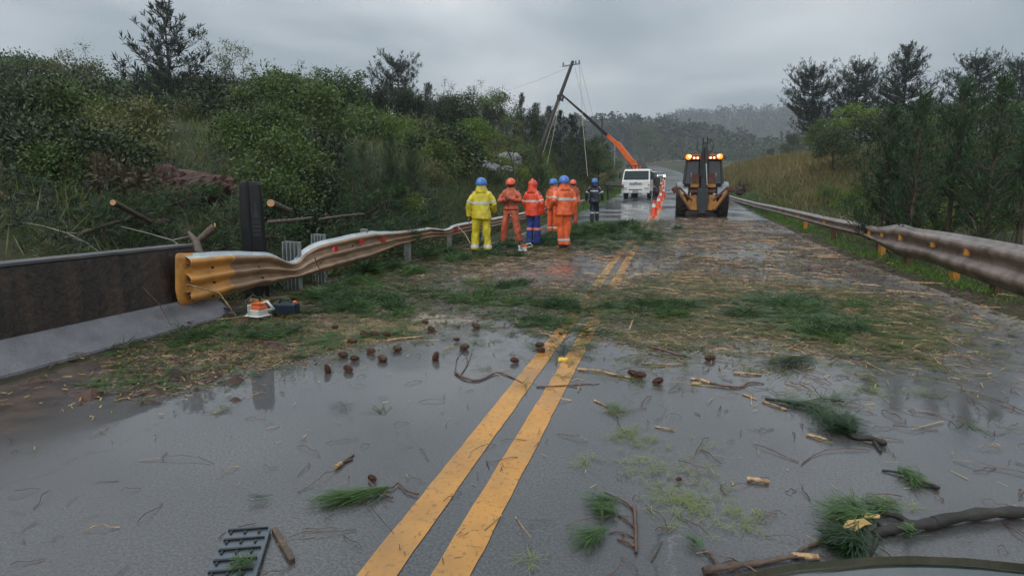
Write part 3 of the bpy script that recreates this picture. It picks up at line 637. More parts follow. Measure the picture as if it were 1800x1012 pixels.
# right side
tree_at(PR1, 9.5, 1418, 120, 58, 'leftmost of the three dark pines above the right field, bare lower trunk')
tree_at(PR2, 9.5, 1492, 117, 60, 'middle one of the three dark pines above the right field')
tree_at(PR3, 9, 1573, 84, 56, 'tallest and broadest dark pine at the right skyline', wide=1.25)
tree_at(PR1, 9.5, 1690, 106, 58, 'rounded dark pine beyond the right wood, past the tallest pine')
tree_at(PR2, 9.5, 1770, 110, 60, 'round dark pine at the far right end of the skyline')
tree_at(YP, 4.2, 1552, 195, 15.5, 'young pine with bright top shoot behind the right guardrail')
tree_at(YP2, 4.5, 1606, 172, 14.5, 'tall slim young pine close behind the right guardrail')
tree_at(YP, 4.2, 1672, 150, 16, 'bushy young pine beyond the bulge of the right guardrail')
tree_at(YP2, 4.5, 1740, 140, 14, 'second slim young pine behind the right guardrail')
tree_at(YP, 4.2, 1800, 165, 15, 'outermost young pine behind the right guardrail')
tree_at(YP, 4.2, 1585, 235, 19, 'small young pine between the two taller ones')
for u, v, y, pr, lab in [(1440, 212, 44, B2, 'dark green round tree under the left right-hand pine'), (1500, 190, 40, B4, 'light green round crowned tree below the middle pine'), (1460, 225, 38, B1, 'dark broadleaf beside the light green round tree'),
     (1540, 200, 36, B3, 'dense dark broadleaf below the tallest pine'), (1595, 215, 33, B2, 'mid green broadleaf behind the young pines'), (1640, 190, 36, B1, 'dark broadleaf at the edge of the right wood'),
     (1700, 180, 34, B3, 'broad dark tree deep in the right wood'), (1765, 185, 36, B2, 'mid green tree at the right end of the wood'), (1530, 262, 30, B5, 'olive green low tree at the edge of the golden field'), (1620, 270, 26, B1, 'low dark tree right behind the young pines'),
     (1490, 250, 34, S4, ''), (1690, 270, 24, B3, 'low spreading dark tree beyond the guardrail bulge'), (1770, 275, 24, B1, 'lowest dark tree at the right end')]:
    if lab: tree_at(pr, {B4: 5}.get(pr, 5.9), u, v, y, lab)
for i, (u, v, y) in enumerate([(1350, 262, 105), (1368, 248, 112), (1388, 236, 108), (1405, 232, 118), (1422, 240, 110), (1378, 256, 100), (1398, 250, 98), (1440, 235, 115), (1336, 268, 120)]):
    tree_at([B1, W3, B3, W1, B2][i % 5], [5.9, 5.8, 5.9, 6.6, 5.9][i % 5], u, v, y, 'misty grey green tree beyond the golden field', 'tree', 'misty trees beyond the golden field')
LR = {0: ('mid green shrub behind the right guardrail', 'green shrubs behind the right guardrail'), 1: ('bright green shrub behind the right guardrail', 'bright shrubs behind the right guardrail'), 2: ('dark shrub behind the right guardrail', 'dark shrubs behind the right guardrail'), 3: ('olive shrub behind the right guardrail', 'olive shrubs behind the right guardrail'), 4: ('dry brown shrub behind the right guardrail', 'dry shrubs behind the right guardrail')}
for i in range(46):
    y = rr.uniform(9, 34); x = float(xc(y))+rr.uniform(7.8, 17 if y < 26 else 9.5)+.3*max(0, 18-y)
    k = rr.choices(range(5), [3, 2.2, 1.6, 3, 1])[0]; s = rr.uniform(.35, .62)*(1.2 if x > 12 else .75)
    place(protoS[k], x, y, s, None, ['mid green', 'bright green', 'dark', 'olive', 'dry brown'][k]+' '+('little ' if s < .45 else '')+'shrub '+lmark(x, y, True), 'shrub', LR[k][1], dz=-.08)
for i in range(46):
    y = rr.uniform(12, 34); x = float(xc(y))+rr.uniform(15, 40); k = rr.choice([0, 2, 2, 3])
    place(protoS[k], x, y, rr.uniform(.9, 1.7), None, 'tall dark shrub within the right wood', 'shrub', 'undergrowth shrubs of the right wood')

# far forests: rough conifers, joined as one mass each
def forest(name, xr, yr, n, h, seed, mt, keep=None, tris=46):
    rg = np.random.default_rng(seed); x = rg.uniform(*xr, n); y = rg.uniform(*yr, n)
    if keep is not None: k = keep(x, y); x, y = x[k], y[k]
    n = len(x); z = zt(x, y); H = rg.uniform(.5, 1.35, n)*h; Wd = H*rg.uniform(.16, .3, n)
    T = tris; f = rg.uniform(.02, 1, (n, T)); q = rg.uniform(0, 2*np.pi, (n, T)); rad = Wd[:, None]*np.sqrt(1-f**1.6)*rg.uniform(.35, 1.1, (n, T))
    P = np.stack([x[:, None]+np.cos(q)*rad, y[:, None]+np.sin(q)*rad, z[:, None]+H[:, None]*(.12+.88*f)], -1).reshape(-1, 3)
    Dd = np.stack([np.cos(q)*.8, np.sin(q)*.8, .35+rg.normal(0, .4, q.shape)], -1).reshape(-1, 3)
    V = blades(P, Dd, np.repeat(H, T)*.17, np.repeat(H, T)*.10, rg)
    return tag(link(name, quads_mesh(name, V, mt)), kind='stuff')
M['forest'] = leafmat('forest_needles', (.012, .022, .014), (.03, .046, .026), 0, .6, .05, .05)
M['forest_pale'] = leafmat('forest_leaves', (.03, .05, .02), (.06, .085, .03), 0, .6, .05, .1)
forest('pine_forest', (-230, 150), (330, 455), 2100, 12, 1, M['forest'])
forest('pine_forest', (-260, 330), (650, 900), 2600, 13, 2, M['forest'], tris=30)
forest('mixed_forest', (-120, 140), (283, 335), 420, 8, 3, M['forest_pale'], lambda x, y: abs(x-xc(y)) > 9)
for i, (u, v, y, s) in enumerate([(1133, 232, 300, 1), (1235, 262, 290, 1), (1290, 268, 285, 1), (1325, 272, 280, 1)]):
    x, _ = at_depth(u, y); h = hfor(v, y, u)
    place(BY if i else B2, x, y, h/6*1.1, None, ['pale round tree against the dark far forest', 'hazy green tree above the digger roof', 'hazy green tree right of the digger', 'hazy green tree at the far field corner'][i], 'tree')

# grass and weeds
def scatter(n, xf, yf, seed):
    rg = np.random.default_rng(seed); y = rg.uniform(*yf, n); x = xf(y, rg, n); return rg, x, y
def grass(name, n, xf, yr, seed, hh, mt, lean=.5, wd=.02, hz_=None):
    rg, x, y = scatter(n, xf, yr, seed)
    if hz_ is not None: k = hz_(x, y) > rg.random(len(x)); x, y = x[k], y[k]
    n = len(x); P = np.stack([x, y, zt(x, y)-.02], 1); Dd = rg.normal(size=(n, 3))*lean+np.array([0, 0, 1.0]); 
    far = np.clip(y/18, 1, 4)
    V = blades(P, Dd, rg.uniform(.4, 1.3, n)*hh*(.6+.8*vn(x, y, 1.7, seed)), wd*far, rg); return tag(link(name, quads_mesh(name, V, mt)), kind='stuff')
grass('verge_grass', 42000, lambda y, rg, n: xc(y)+RIGHT+.12+rg.gamma(1.6, .55, n), (5, 60), 51, .14, M['grass'], .6, .012, lambda x, y: np.clip(fbm(x, y, 1.1, 8)*2.2-.55, 0, 1))
grass('verge_grass', 34000, lambda y, rg, n: xc(y)-LEFT+.35-rg.uniform(0, 3.6, n), (28, 75), 52, .16, M['grass'], .6, .014)
grass('bank_weeds', 120000, lambda y, rg, n: xc(y)-LEFT-1.2-rg.uniform(0, 1, n)**1.4*26, (5, 70), 53, .5, M['weeds'], .55, .022, lambda x, y: np.clip(fbm(x, y, 2.2, 9)*2.4-.6, 0, 1))
grass('bank_weeds', 52000, lambda y, rg, n: xc(y)+RIGHT+1.3+rg.uniform(0, 1, n)**1.2*22, (5, 42), 54, .42, M['weeds'], .55, .02, lambda x, y: np.clip(fbm(x, y, 2.2, 9)*2.4-.5, 0, 1))
grass('dry_grass', 90000, lambda y, rg, n: xc(y)+RIGHT+1.6+rg.uniform(0, 1, n)**.9*26, (29, 85), 55, .55, M['dry_grass'], .35, .016, lambda x, y: np.clip(fbm(x, y, 3.2, 10)*2.6-.4, 0, 1))
grass('dry_grass', 22000, lambda y, rg, n: xc(y)-LEFT-3.0-rg.uniform(0, 1, n)*9, (30, 100), 56, .7, M['dry_grass'], .35, .018, lambda x, y: np.clip(fbm(x, y, 2.2, 11)*2.4-.8, 0, 1))
# ================================================================== GUARDRAILS, BARRIER, POSTS
def wave_profile(waves, n=7):
    out = []
    for w in range(waves):
        for j in range(n):
            f = (w+j/n)/waves; out.append((f, min(1, max(0, (.5-.5*math.cos(2*math.pi*(f*waves)))*1.7-.35))))
    out.append((1, 0)); return out
def densify(st, k=5):
    out = []
    for i in range(len(st)-1):
        p0 = st[max(i-1, 0)]; p1 = st[i]; p2 = st[i+1]; p3 = st[min(i+2, len(st)-1)]
        for j in range(k):
            t_ = j/k; out.append(tuple(.5*((2*b)+(-a+c)*t_+(2*a-5*b+4*c-d)*t_*t_+(-a+3*b-3*c+d)*t_**3) for a, b, c, d in zip(p0, p1, p2, p3)))
    out.append(st[-1]); return out
def rail(name, st, X0, side, mats, parent, waves=2, depth=.07, cuts=(), bulge=None):
    """st: (u, v_top, v_bottom) sight lines that meet the rail plane x = X0; side = +1 ridges toward +x"""
    prof = wave_profile(waves); v = []; ns = 0; S = densify(st); ms = []
    for (u, a, b_) in S:
        A = PX(u, a, X0); B = PX(u, b_, X0); bx = bulge(A.y) if bulge else (0, 0)
        if waves == 3:
            j_ = Vector((A.y*3.1, 0, 1)); A = A+Vector((0, 0, .012*mnoise.noise(j_))); B = B+Vector((.0, 0, .016*mnoise.noise(j_*1.7)))
            bx = (bx[0]+.022*mnoise.noise(j_*1.3), bx[1]+.03*mnoise.noise(j_*1.9))
        A = Vector((X0+bx[0], A.y, A.z)); B = Vector((X0+bx[1], B.y, B.z)); dep = depth
        for f, o in prof: p = A.lerp(B, f); v.append((p.x+side*dep*o, p.y, p.z))
        for f, o in reversed(prof): p = A.lerp(B, f); v.append((p.x+side*(dep*o-.006), p.y, p.z))
        ns += 1; ms.append(A.y)
    k = 2*len(prof); f = []; mi = []
    for i in range(ns-1):
        for j in range(k):
            j2 = (j+1) % k; f.append((i*k+j, i*k+j2, (i+1)*k+j2, (i+1)*k+j))
            top = j < (2 if waves == 3 else 2) or j == k-1
            near = 0 if not cuts or ms[i] > cuts[0] else 1
            mi.append(2 if top else near)
    f.append(tuple(range(k-1, -1, -1))); f.append(tuple((ns-1)*k+q for q in range(k))); mi += [0, 0]
    me = bpy.data.meshes.new(name); me.from_pydata(v, [], f)
    for m in mats: me.materials.append(m)
    me.polygons.foreach_set('material_index', mi); me.polygons.foreach_set('use_smooth', [True]*len(f)); me.update()
    bm = bmesh.new(); bm.from_mesh(me); bmesh.ops.recalc_face_normals(bm, faces=bm.faces); bm.to_mesh(me); bm.free()
    return link(name, me, parent)
LX = -4.9
gl = empty('guardrail', (0, 0, 0), 0, 'long buckled orange brown guardrail torn loose along the left shoulder, white top edge', 'guardrail')
stL = [(326, 446, 538), (350, 444, 533), (395, 441, 519), (442, 442, 507), (478, 446, 499), (502, 456, 493), (514, 459.5, 490), (532, 453, 486), (560, 431.5, 479), (593, 418, 470), (644, 407, 456), (700, 406, 432), (753, 400, 419), (780, 403, 416), (798, 395, 413), (832, 388.5, 406), (866, 383, 399), (930, 371, 383), (975, 361.5, 370), (1024, 351.5, 357.5), (1048, 348.5, 353)]
def bl(y): 
    k = math.exp(-((y-7.75)/.55)**2); return (-.16*k, .0)
rail('beam', stL, LX, 1, [M['rail_orange'], M['rail_yellow'], M['galv']], gl, 3, .075, cuts=(PX(404, 480, LX).y,), bulge=bl)
# flared yellow end shoe
mb = MB(); e = []
for (u, a, b_, ox) in [(311, 449, 512, -.01), (313, 445.5, 526, 0), (319, 444.5, 537, 0), (328, 445, 540, .0), (338, 444.5, 538, .006)]:
    A = PX(u, a, LX); B = PX(u, b_, LX); A.x += ox; B.x += ox; e.append([A.lerp(B, t_/8)+Vector((.0, 0, 0)) for t_ in range(9)]+[A.lerp(B, t_/8)+Vector((-.012, 0, 0)) for t_ in range(8, -1, -1)])
mb.hull(e, 0, True); mb.build('end_shoe', M['rail_yellow'], gl)
for (u, v) in [(331, 465), (332, 490), (333, 515), (337, 527), (374, 470), (377, 496), (375, 520), (455, 470), (462, 488), (620, 432), (660, 428)]:
    p = PX(u, v, LX+.05); MB().lathe([(.0, -.01), (.014, -.01), (.014, .01), (.0, .012)], p, 'X', 8).build('bolt', M['black'], gl)
for (u, v) in [(590, 438), (636, 424), (675, 421), (803, 404), (857, 397)]:
    p = PX(u, v, LX+.085); MB().prism([(p.y-.07, p.z-.035), (p.y+.07, p.z-.035), (p.y+.05, p.z+.035), (p.y-.05, p.z+.035)], p.x-.015, p.x+.012).build('reflector', M['red_reflector'], gl)
def chan(w, d, h, mt, name, parent, loc, lean=(0, 0), m2=None):
    mb = MB(); mb.box((0, 0, h/2), (w, .02, h)); n = 4
    for i in range(n+1): mb.box((-w/2+w*i/n, -d/2*.5, h/2-.003), (.014, d*.5, h))
    o = mb.build(name, mt, parent); o.location = loc; o.rotation_euler = (lean[0], lean[1], 0); return o
for (u, top, w) in [(513, 424, .25), (560, 411, .2), (640, 402, .1), (716, 398, .1), (790, 400, .09), (850, 390, .09), (905, 380, .09), (1000, 358, .08), (1036, 351, .08)]:
    p = PX(u, top, LX-.24 if w > .15 else LX-.08); g = ZG(p.x, p.y)-.25; chan(w, .14, p.z-g, M['steelgrey'], 'post', gl, (p.x, p.y, g), (.02, .03))
gr = empty('guardrail', (0, 0, 0), 0, 'guardrail with grey wet top and orange posts running along the right verge', 'guardrail')
stR = [(1830, 437, 532), (1760, 424, 507), (1690, 412, 482), (1640, 404, 465), (1616, 400, 457), (1596, 396, 453), (1580, 394, 449), (1560, 397, 438), (1541, 398.5, 427), (1520, 393, 417), (1460, 382, 402), (1404, 370, 386), (1360, 361, 374), (1330, 355.5, 366), (1300, 348, 357), (1284, 343.6, 352), (1272, 341, 348)]
RXp = 4.5
rail('beam', stR, RXp, -1, [M['rail_rust'], M['rail_rust'], M['rail_grey']], gr, 2, .085, bulge=lambda y: (-.10*math.exp(-((y-12.2)/.5)**2), 0.05*math.exp(-((y-12)/.6)**2)))
for (u, vt, vb, c, w) in [(1411, 388, 414, 0, .16), (1460, 400, 428, 1, .15), (1543, 426, 459, 0, .17), (1587, 450, 476, 1, .17), (1375, 376, 402, 1, .15), (1345, 368, 389, 1, .15), (1318, 360, 380, 0, .16), (1303, 356, 374, 1, .15), (1294, 353, 370, 0, .15), (1668, 470, 500, 0, .16), (1740, 492, 530, 1, .16)]:
    p = PX(u, vb, RXp+.05); A = PX(u, vt, RXp+.05); g = ZG(p.x, p.y)-.15
    mb = MB(); mb.box((p.x+.06, p.y, (g+A.z+.2)/2), (.1, w, A.z+.2-g)); mb.build('post', M['post_orange'] if c == 0 else M['post_brown'], gr, .008)
for (u, v) in [(1449, 392), (1528, 410), (1551, 411), (1583, 417), (1404, 381), (1372, 371), (1640, 428), (1700, 442)]:
    p = PX(u, v, RXp-.055); MB().box(p, (.04, .12, .12)).build('splice_plate', M['post_orange'], gr, .005)
for (u, v) in [(1524, 393.5), (1529, 394.5), (1580, 394.5), (1587, 396), (1447, 379)]:
    p = PX(u, v+1, RXp-.03); MB().lathe([(0, -.01), (.018, -.01), (.018, .012), (0, .014)], p, 'Z', 8).build('bolt', M['black'], gr)
# far rail round the bend, with yellow tipped posts
fr = empty('guardrail', (0, 0, 0), 0, 'distant guardrail with yellow tipped posts across the top of the rise', 'guardrail')
cur = []
for i in range(15):
    y = 258+1.2*math.sin(i/14*3.1); x = -26+i*3.1; z = ZT(x, y); cur.append((x, y, z))
    MB().box((x, y, z+.5), (.3, .3, 1.1)).build('post', M['post_brown'], fr); MB().box((x, y, z+1.35), (.45, .35, .6)).build('post_tip', M['jcb_yellow'], fr)
MB().tube([(x, y-.25, z+.85) for x, y, z in cur], .14, 6).build('beam', M['rail_grey'], fr)
STM = bpy.data.materials.new('streaked_concrete'); STM.use_nodes = True; t = STM.node_tree; b = t.nodes['Principled BSDF']
tcn = t.nodes.new('ShaderNodeTexCoord'); mp_ = t.nodes.new('ShaderNodeMapping'); mp_.inputs['Scale'].default_value = (1, 7, .7); t.links.new(tcn.outputs['Object'], mp_.inputs[0])
c_ = mixc(t, noisef(t, mp_.outputs[0], 1.6, .35, .68, 6, .65), (.008, .006, .005), (.045, .026, .016)); c_ = mixc(t, noisef(t, tcn.outputs['Object'], 3, .6, .75, 6), c_, (.07, .045, .03)); t.links.new(c_, b.inputs['Base Color']); b.inputs['Roughness'].default_value = .45
bu = t.nodes.new('ShaderNodeBump'); bu.inputs['Strength'].default_value = .6; bu.inputs['Distance'].default_value = .02; t.links.new(noisef(t, tcn.outputs['Object'], 14, 0, 1, 6), bu.inputs['Height']); t.links.new(bu.outputs[0], b.inputs['Normal'])
# concrete barrier of the bridge end
bz = empty('concrete_barrier', (-4.95, 4, 0), 0, 'dark stained concrete bridge barrier with pale sloping foot at the left road edge', 'barrier')
_e = G0(414, 555); y0, y1 = -9, _e.y-4.0
mb = MB(); mb.prism([(-.02, .235), (-.1, .79), (-.3, .79), (-.3, -.5), (-.02, -.5)], y0, y1-.15, 'Y', 0); mb.build('wall_panel', STM, bz, .01)
mb = MB(); mb.prism([(_e.x+4.95, -.02), (_e.x+4.95, .03), (.0, .24), (-.017, .24), (-.017, -.02)], y0, y1-.02, 'Y', 0); mb.build('sloping_foot', M['concrete'], bz, .008)
MB().box((-.2, (y0+y1-.15)/2, .803), (.22, y1-y0-.1, .024)).build('coping', M['concrete'], bz)
for k in range(0):
    yy = y1-.5-k*.62; mb = MB(); mb.prism([(-.022, .26), (-.09, .76), (-.075, .76), (-.005, .26)], yy, yy+.02, 'Y'); mb.build('joint_strip', M['black'], bz)
# black marker post
pp = PX(452, 530, -5.2); bp = empty('marker_post', (pp.x, pp.y, ZG(pp.x, pp.y)-.02), R(20), 'tall glossy black post with faint grey emblem behind the buckled left guardrail', 'post')
hb = D(452, 320, (Vector((pp.x, pp.y, 0))-Vector((0, 0, EYE))).dot(_F)).z
zb = ZG(pp.x, pp.y)-.02; H = hb-zb
mb = MB(); pr_ = [(-.13, -.03), (-.155, .03), (-.12, .06), (.13, .06), (.155, .02), (.13, -.04), (.0, -.035), (-.02, -.02), (-.045, -.035)]
mb.hull([[(x*s, y*s, z) for x, y in pr_] for z, s in [(-.3, 1), (H*.35, 1.02), (H*.6, 1.0), (H*.85, .97), (H*.97, .9), (H, .78)]]); mb.build('post_body', M['black_gloss'], bp, .004)
mb = MB(); mb.add([(.03, -.046, H*.70), (.11, -.046, H*.70), (.07, -.046, H*.79)], [(0, 1, 2)]); mb.add([(.055, -.046, H*.78), (.085, -.046, H*.78), (.085, -.046, H*.83), (.055, -.046, H*.83)], [(0, 1, 2, 3)])
for k in range(4): mb.add([(.02, -.046, H*(.665-.035*k)), (.118, -.046, H*(.665-.035*k)), (.118, -.046, H*(.65-.035*k)), (.02, -.046, H*(.65-.035*k))], [(0, 1, 2, 3)])
o = mb.build('emblem', M['emblem'], bp)

# ================================================================== PEOPLE
def remesh(parts, voxel, smooth=2, wr=0, wf=9, seed=0):
    mb = MB()
    for p in parts:
        if p[0] == 't': mb.tube(p[1], p[2], p[3] if len(p) > 3 else 12)
        elif p[0] == 'r': mb.hull([[(c[0]+rx*math.cos(q), c[1]+ry*math.sin(q), c[2]) for q in [2*math.pi*k/20 for k in range(20)]] for c, rx, ry in p[1]], 0, True)
        elif p[0] == 'e':
            c, rx, ry, rz = p[1], *p[2]; L = []
            for i in range(1, 10):
                a = math.pi*i/10; L.append([(c[0]+rx*math.sin(a)*math.cos(q), c[1]+ry*math.sin(a)*math.sin(q), c[2]-rz*math.cos(a)) for q in [2*math.pi*k/16 for k in range(16)]])
            mb.hull(L, 0, True)
        elif p[0] == 'b': mb.box(p[1], p[2], rot=p[3] if len(p) > 3 else None)
    me = bpy.data.meshes.new('tmp'); me.from_pydata(mb.v, [], mb.f); me.update()
    bm = bmesh.new(); bm.from_mesh(me); bmesh.ops.recalc_face_normals(bm, faces=bm.faces); bm.to_mesh(me); bm.free()
    o = bpy.data.objects.new('tmp', me); col.objects.link(o)
    md = o.modifiers.new('r', 'REMESH'); md.mode = 'VOXEL'; md.voxel_size = voxel; md.use_smooth_shade = True
    dg = bpy.context.evaluated_depsgraph_get(); new = bpy.data.meshes.new_from_object(o.evaluated_get(dg)); bpy.data.objects.remove(o); bpy.data.meshes.remove(me)
    bm = bmesh.new(); bm.from_mesh(new)
    for _ in range(smooth): bmesh.ops.smooth_vert(bm, verts=bm.verts, factor=.5, use_axis_x=True, use_axis_y=True, use_axis_z=True)
    if wr:
        bm.normal_update()
        for v in bm.verts:
            p = v.co; n = mnoise.noise(Vector((p.x*wf+seed, p.y*wf, p.z*wf*.55+seed)))+.5*mnoise.noise(Vector((p.x*wf*2.3, p.y*wf*2.3+seed, p.z*wf*1.1)))
            v.co += v.normal*n*wr
    bm.to_mesh(new); bm.free(); new.polygons.foreach_set('use_smooth', [True]*len(new.polygons)); return new
def band(me, sel, off=.006):
    """strip of cloth cut from a garment and lifted off it"""
    bm = bmesh.new(); bm.from_mesh(me); bm.normal_update()
    kill = [f for f in bm.faces if not sel(f.calc_center_median())]; bmesh.ops.delete(bm, geom=kill, context='FACES')
    for v in bm.verts: v.co += v.normal*off
    out = bpy.data.meshes.new('reflective_band'); bm.to_mesh(out); bm.free(); return out
def person(loc, rz, label, H=1.75, jacket='orange_rain', pants='orange_rain', head='helmet', helm='blue_helmet', bandm='silver_band', hood=True, legs=None, arms=None, jb=(1.14, 1.19), lb=None, lbm=None, boots='boot', jh=.80, group='road workers in rain suits', face=False, tilt=0, bulk=1.0):
    root = empty('person', loc, rz, label, 'person', group); root.scale = (H/1.75,)*3
    B = bulk*.89
    L = dict(hipL=(-.1, 0, .92), kneeL=(-.12, .02, .50), ankL=(-.13, 0, .09), hipR=(.1, 0, .92), kneeR=(.12, .02, .50), ankR=(.13, 0, .09)); L.update(legs or {})
    A = dict(shL=(-.17, 0, 1.42), elL=(-.24, .0, 1.14), wrL=(-.25, .05, .87), shR=(.17, 0, 1.42), elR=(.24, 0, 1.14), wrR=(.25, .05, .87)); A.update(arms or {})
    V = Vector
    parts = [('e', (0, .01, 1.63), (.075, .095, .115)), ('e', (0, .055, 1.59), (.05, .055, .06)), ('t', [(0, -.01, 1.45), (0, .0, 1.58)], [.06, .055]), ('t', [(0, .1, 1.64), (0, .118, 1.60)], [.012, .02], 6), ('e', (-.078, 0, 1.62), (.012, .025, .035)), ('e', (.078, 0, 1.62), (.012, .025, .035)),
             ('e', (0, .1, 1.565), (.028, .014, .012)), ('e', (-.03, .088, 1.645), (.016, .016, .01)), ('e', (.03, .088, 1.645), (.016, .016, .01)),
             ('r', [((0, 0, .86), .15, .1), ((0, 0, 1.0), .14, .095), ((0, 0, 1.2), .15, .1), ((0, 0, 1.38), .17, .1), ((0, 0, 1.46), .08, .06)])]
    for s in 'LR':
        sh, el, wr = V(A['sh'+s]), V(A['el'+s]), V(A['wr'+s]); d = (wr-el).normalized()
        parts.append(('t', [sh, el, wr], [.055, .043, .03], 10))
        sd = -1 if s == 'L' else 1; side = d.cross(V((0, 1, 0.2))).normalized() if abs(d.z) > .5 else V((0, 0, 1)).cross(d).normalized(); nrm = side.cross(d).normalized()
        palm = wr+d*.055; parts.append(('e', tuple(palm), (.034, .03, .045)))
        curl = A.get('curl', .5)
        for k, (o_, ln) in enumerate([(-.03, .075), (-.01, .085), (.011, .08), (.03, .062)]):
            b0 = palm+nrm*o_+d*.03; parts.append(('t', [b0, b0+d*ln*.5, b0+d*ln*.8+side*(-sd)*ln*curl*.6], [.0115, .0105, .009], 6))
        b0 = palm+nrm*-.03; parts.append(('t', [b0, b0+nrm*-.022+d*.03, b0+nrm*-.028+d*.055], [.013, .012, .01], 6))
        hp, kn, an = V(L['hip'+s]), V(L['knee'+s]), V(L['ank'+s]); parts.append(('t', [hp, kn, an], [.085, .058, .04], 10)); parts.append(('t', [an, an+V((0, .1, -.04))], [.042, .036], 8))
    body = link('body', remesh(parts, .011, 1), root); body.data.materials.append(M['skin'])
    # trousers
    P = [('r', [((0, 0, .80), .155*B, .12*B), ((0, 0, .92), .17*B, .125*B), ((0, 0, 1.02), .155*B, .115*B)])]
    for s in 'LR':
        hp, kn, an = V(L['hip'+s]), V(L['knee'+s]), V(L['ank'+s]); P.append(('t', [hp, hp.lerp(kn, .5), kn, kn.lerp(an, .55), an+(an-kn).normalized()*(-.0)], [.105*B, .102*B, .095*B, .088*B, .098*B], 14))
    pm = remesh(P, .017, 2, .021, 8, seed=hash(label) % 50); pm.materials.append(M[pants]); link('trousers', pm, root)
    if lb:
        for s in 'LR':
            q = band(pm, lambda c, s=s: lb[0] < c.z < lb[1] and ((c.x < V(L['ank'+s]).x*.5+V(L['ank'+('R' if s == 'L' else 'L')]).x*.5) == (s == 'L'))); q.materials.append(M[lbm or bandm]); link('reflective_band', q, root)
    for s in 'LR':
        kn, an = V(L['knee'+s]), V(L['ank'+s]); g = an+V((0, 0, -.09))
        Pb = [('t', [an.lerp(kn, .55 if boots == 'boot_tall' else .12), an+V((0, 0, .0)), an+V((0, .0, -.045))], [.062, .058, .055], 12), ('t', [an+V((0, -.03, -.05)), an+V((0, .08, -.052)), an+V((0, .15, -.06))], [.05, .048, .036], 12)]
        bmh = remesh(Pb, .014, 1); bmh.materials.append(M['boot']); link('boot', bmh, root)
    # jacket
    J = [('r', [((0, 0, jh), .235*B, .165*B), ((0, 0, jh+.03), .232*B, .165*B), ((0, 0, 1.0), .21*B, .145*B), ((0, 0, 1.2), .205*B, .145*B), ((0, 0, 1.34), .195*B, .13*B), ((0, 0, 1.42), .15*B, .11*B), ((0, 0, 1.475), .12, .1), ((0, 0, 1.52), .09, .085)])]
    for s in 'LR':
        sh, el, wr = V(A['sh'+s]), V(A['el'+s]), V(A['wr'+s]); J.append(('t', [V((sh.x*.45, 0, 1.415)), V((sh.x*.95, sh.y, 1.37)), sh.lerp(el, .5), el, el.lerp(wr, .6), wr], [.055*B, .078*B, .075*B, .068*B, .066*B, .066*B], 14))
    if hood: J += [('r', [((0, -.02, 1.42), .15, .12), ((0, -.02, 1.52), .118, .108), ((0, -.02, 1.61), .108, .105)])]
    if head == 'hood': J += [('e', (0, -.005, 1.61), (.125, .125, .145)), ('t', [(0, -.03, 1.70), (0, -.05, 1.78)], [.07, .03])]
    if hood and face:   # open front of the hood leaves the face free
        pass
    jm = remesh(J, .017, 2, .022, 7, seed=hash(label) % 37); 
    if face or head == 'hood':
        bm = bmesh.new(); bm.from_mesh(jm); bmesh.ops.delete(bm, geom=[f for f in bm.faces if f.calc_center_median().z > 1.52 and f.calc_center_median().y > .045 and abs(f.calc_center_median().x) < .085], context='FACES'); bm.to_mesh(jm); bm.free()
    jm.materials.append(M[jacket]); link('jacket', jm, root)
    if jb:
        q = band(jm, lambda c: jb[0] < c.z < jb[1] and abs(c.x) < (.175*B)); q.materials.append(M[bandm]); link('reflective_band', q, root)
        for s in 'LR':
            el, sh = V(A['el'+s]), V(A['sh'+s]); m_ = sh.lerp(el, .78); ax = (el-sh).normalized()
            q = band(jm, lambda c: abs((c-m_).dot(ax)) < .022 and (c-m_).length < .12 and abs(c.x) > .17*B); q.materials.append(M[bandm])
            if len(q.polygons): link('reflective_band', q, root)
    if head == 'helmet':
        hm_ = MB(); L_ = []
        for i, (r_, z) in enumerate([(.125, 0), (.128, .02), (.122, .055), (.105, .095), (.075, .125), (.035, .142), (.004, .147)]): L_.append([(r_*.93*math.cos(q), r_*1.1*math.sin(q), z) for q in [2*math.pi*k/20 for k in range(20)]])
        hm_.hull(L_, 0, True); hm_.hull([[(.1*math.cos(q), .1+.07*math.sin(q)*1.0, z) for q in [math.pi*k/8 for k in range(9)]] for z in (.0, .014)], 0)
        h_ = hm_.build('helmet', M[helm], root); h_.scale = (1.12, 1.1, 1.2); h_.location = (0, .0, 1.585); h_.rotation_euler = (tilt, 0, 0)
        if face:
            MB().tube([(-.085, .03, 1.655), (-.08, .05, 1.57), (0, .1, 1.52), (.08, .05, 1.57), (.085, .03, 1.655)], .009, 6).build('chin_strap', M['black'], root)
            hh = MB(); hh.lathe([(0, -.03), (.045, -.03), (.045, .03), (0, .03)], (-.1, .0, 1.62), 'X', 12); hh.build('ear_muff', M['black'], root)
            hh = MB(); hh.lathe([(0, -.03), (.045, -.03), (.045, .03), (0, .03)], (.1, .0, 1.62), 'X', 12); hh.build('ear_muff', M['black'], root)
    else:
        pass
    return root
def stand(u, v): 
    p = G(u, v); return (p.x, p.y, p.z)
person(stand(847, 446), R(4), 'person in yellow rain suit and blue helmet, back turned, left of the group', 1.70, 'yellow_rain', 'yellow_rain', lb=(.15, .22), jb=(1.15, 1.215), bulk=1.12,
       arms=dict(elL=(-.29, -.03, 1.14), wrL=(-.31, .03, .86), elR=(.31, 0, 1.15), wrR=(.24, .2, .98)), legs=dict(ankL=(-.17, 0, .09), kneeL=(-.15, .02, .5), ankR=(.15, 0, .09)))
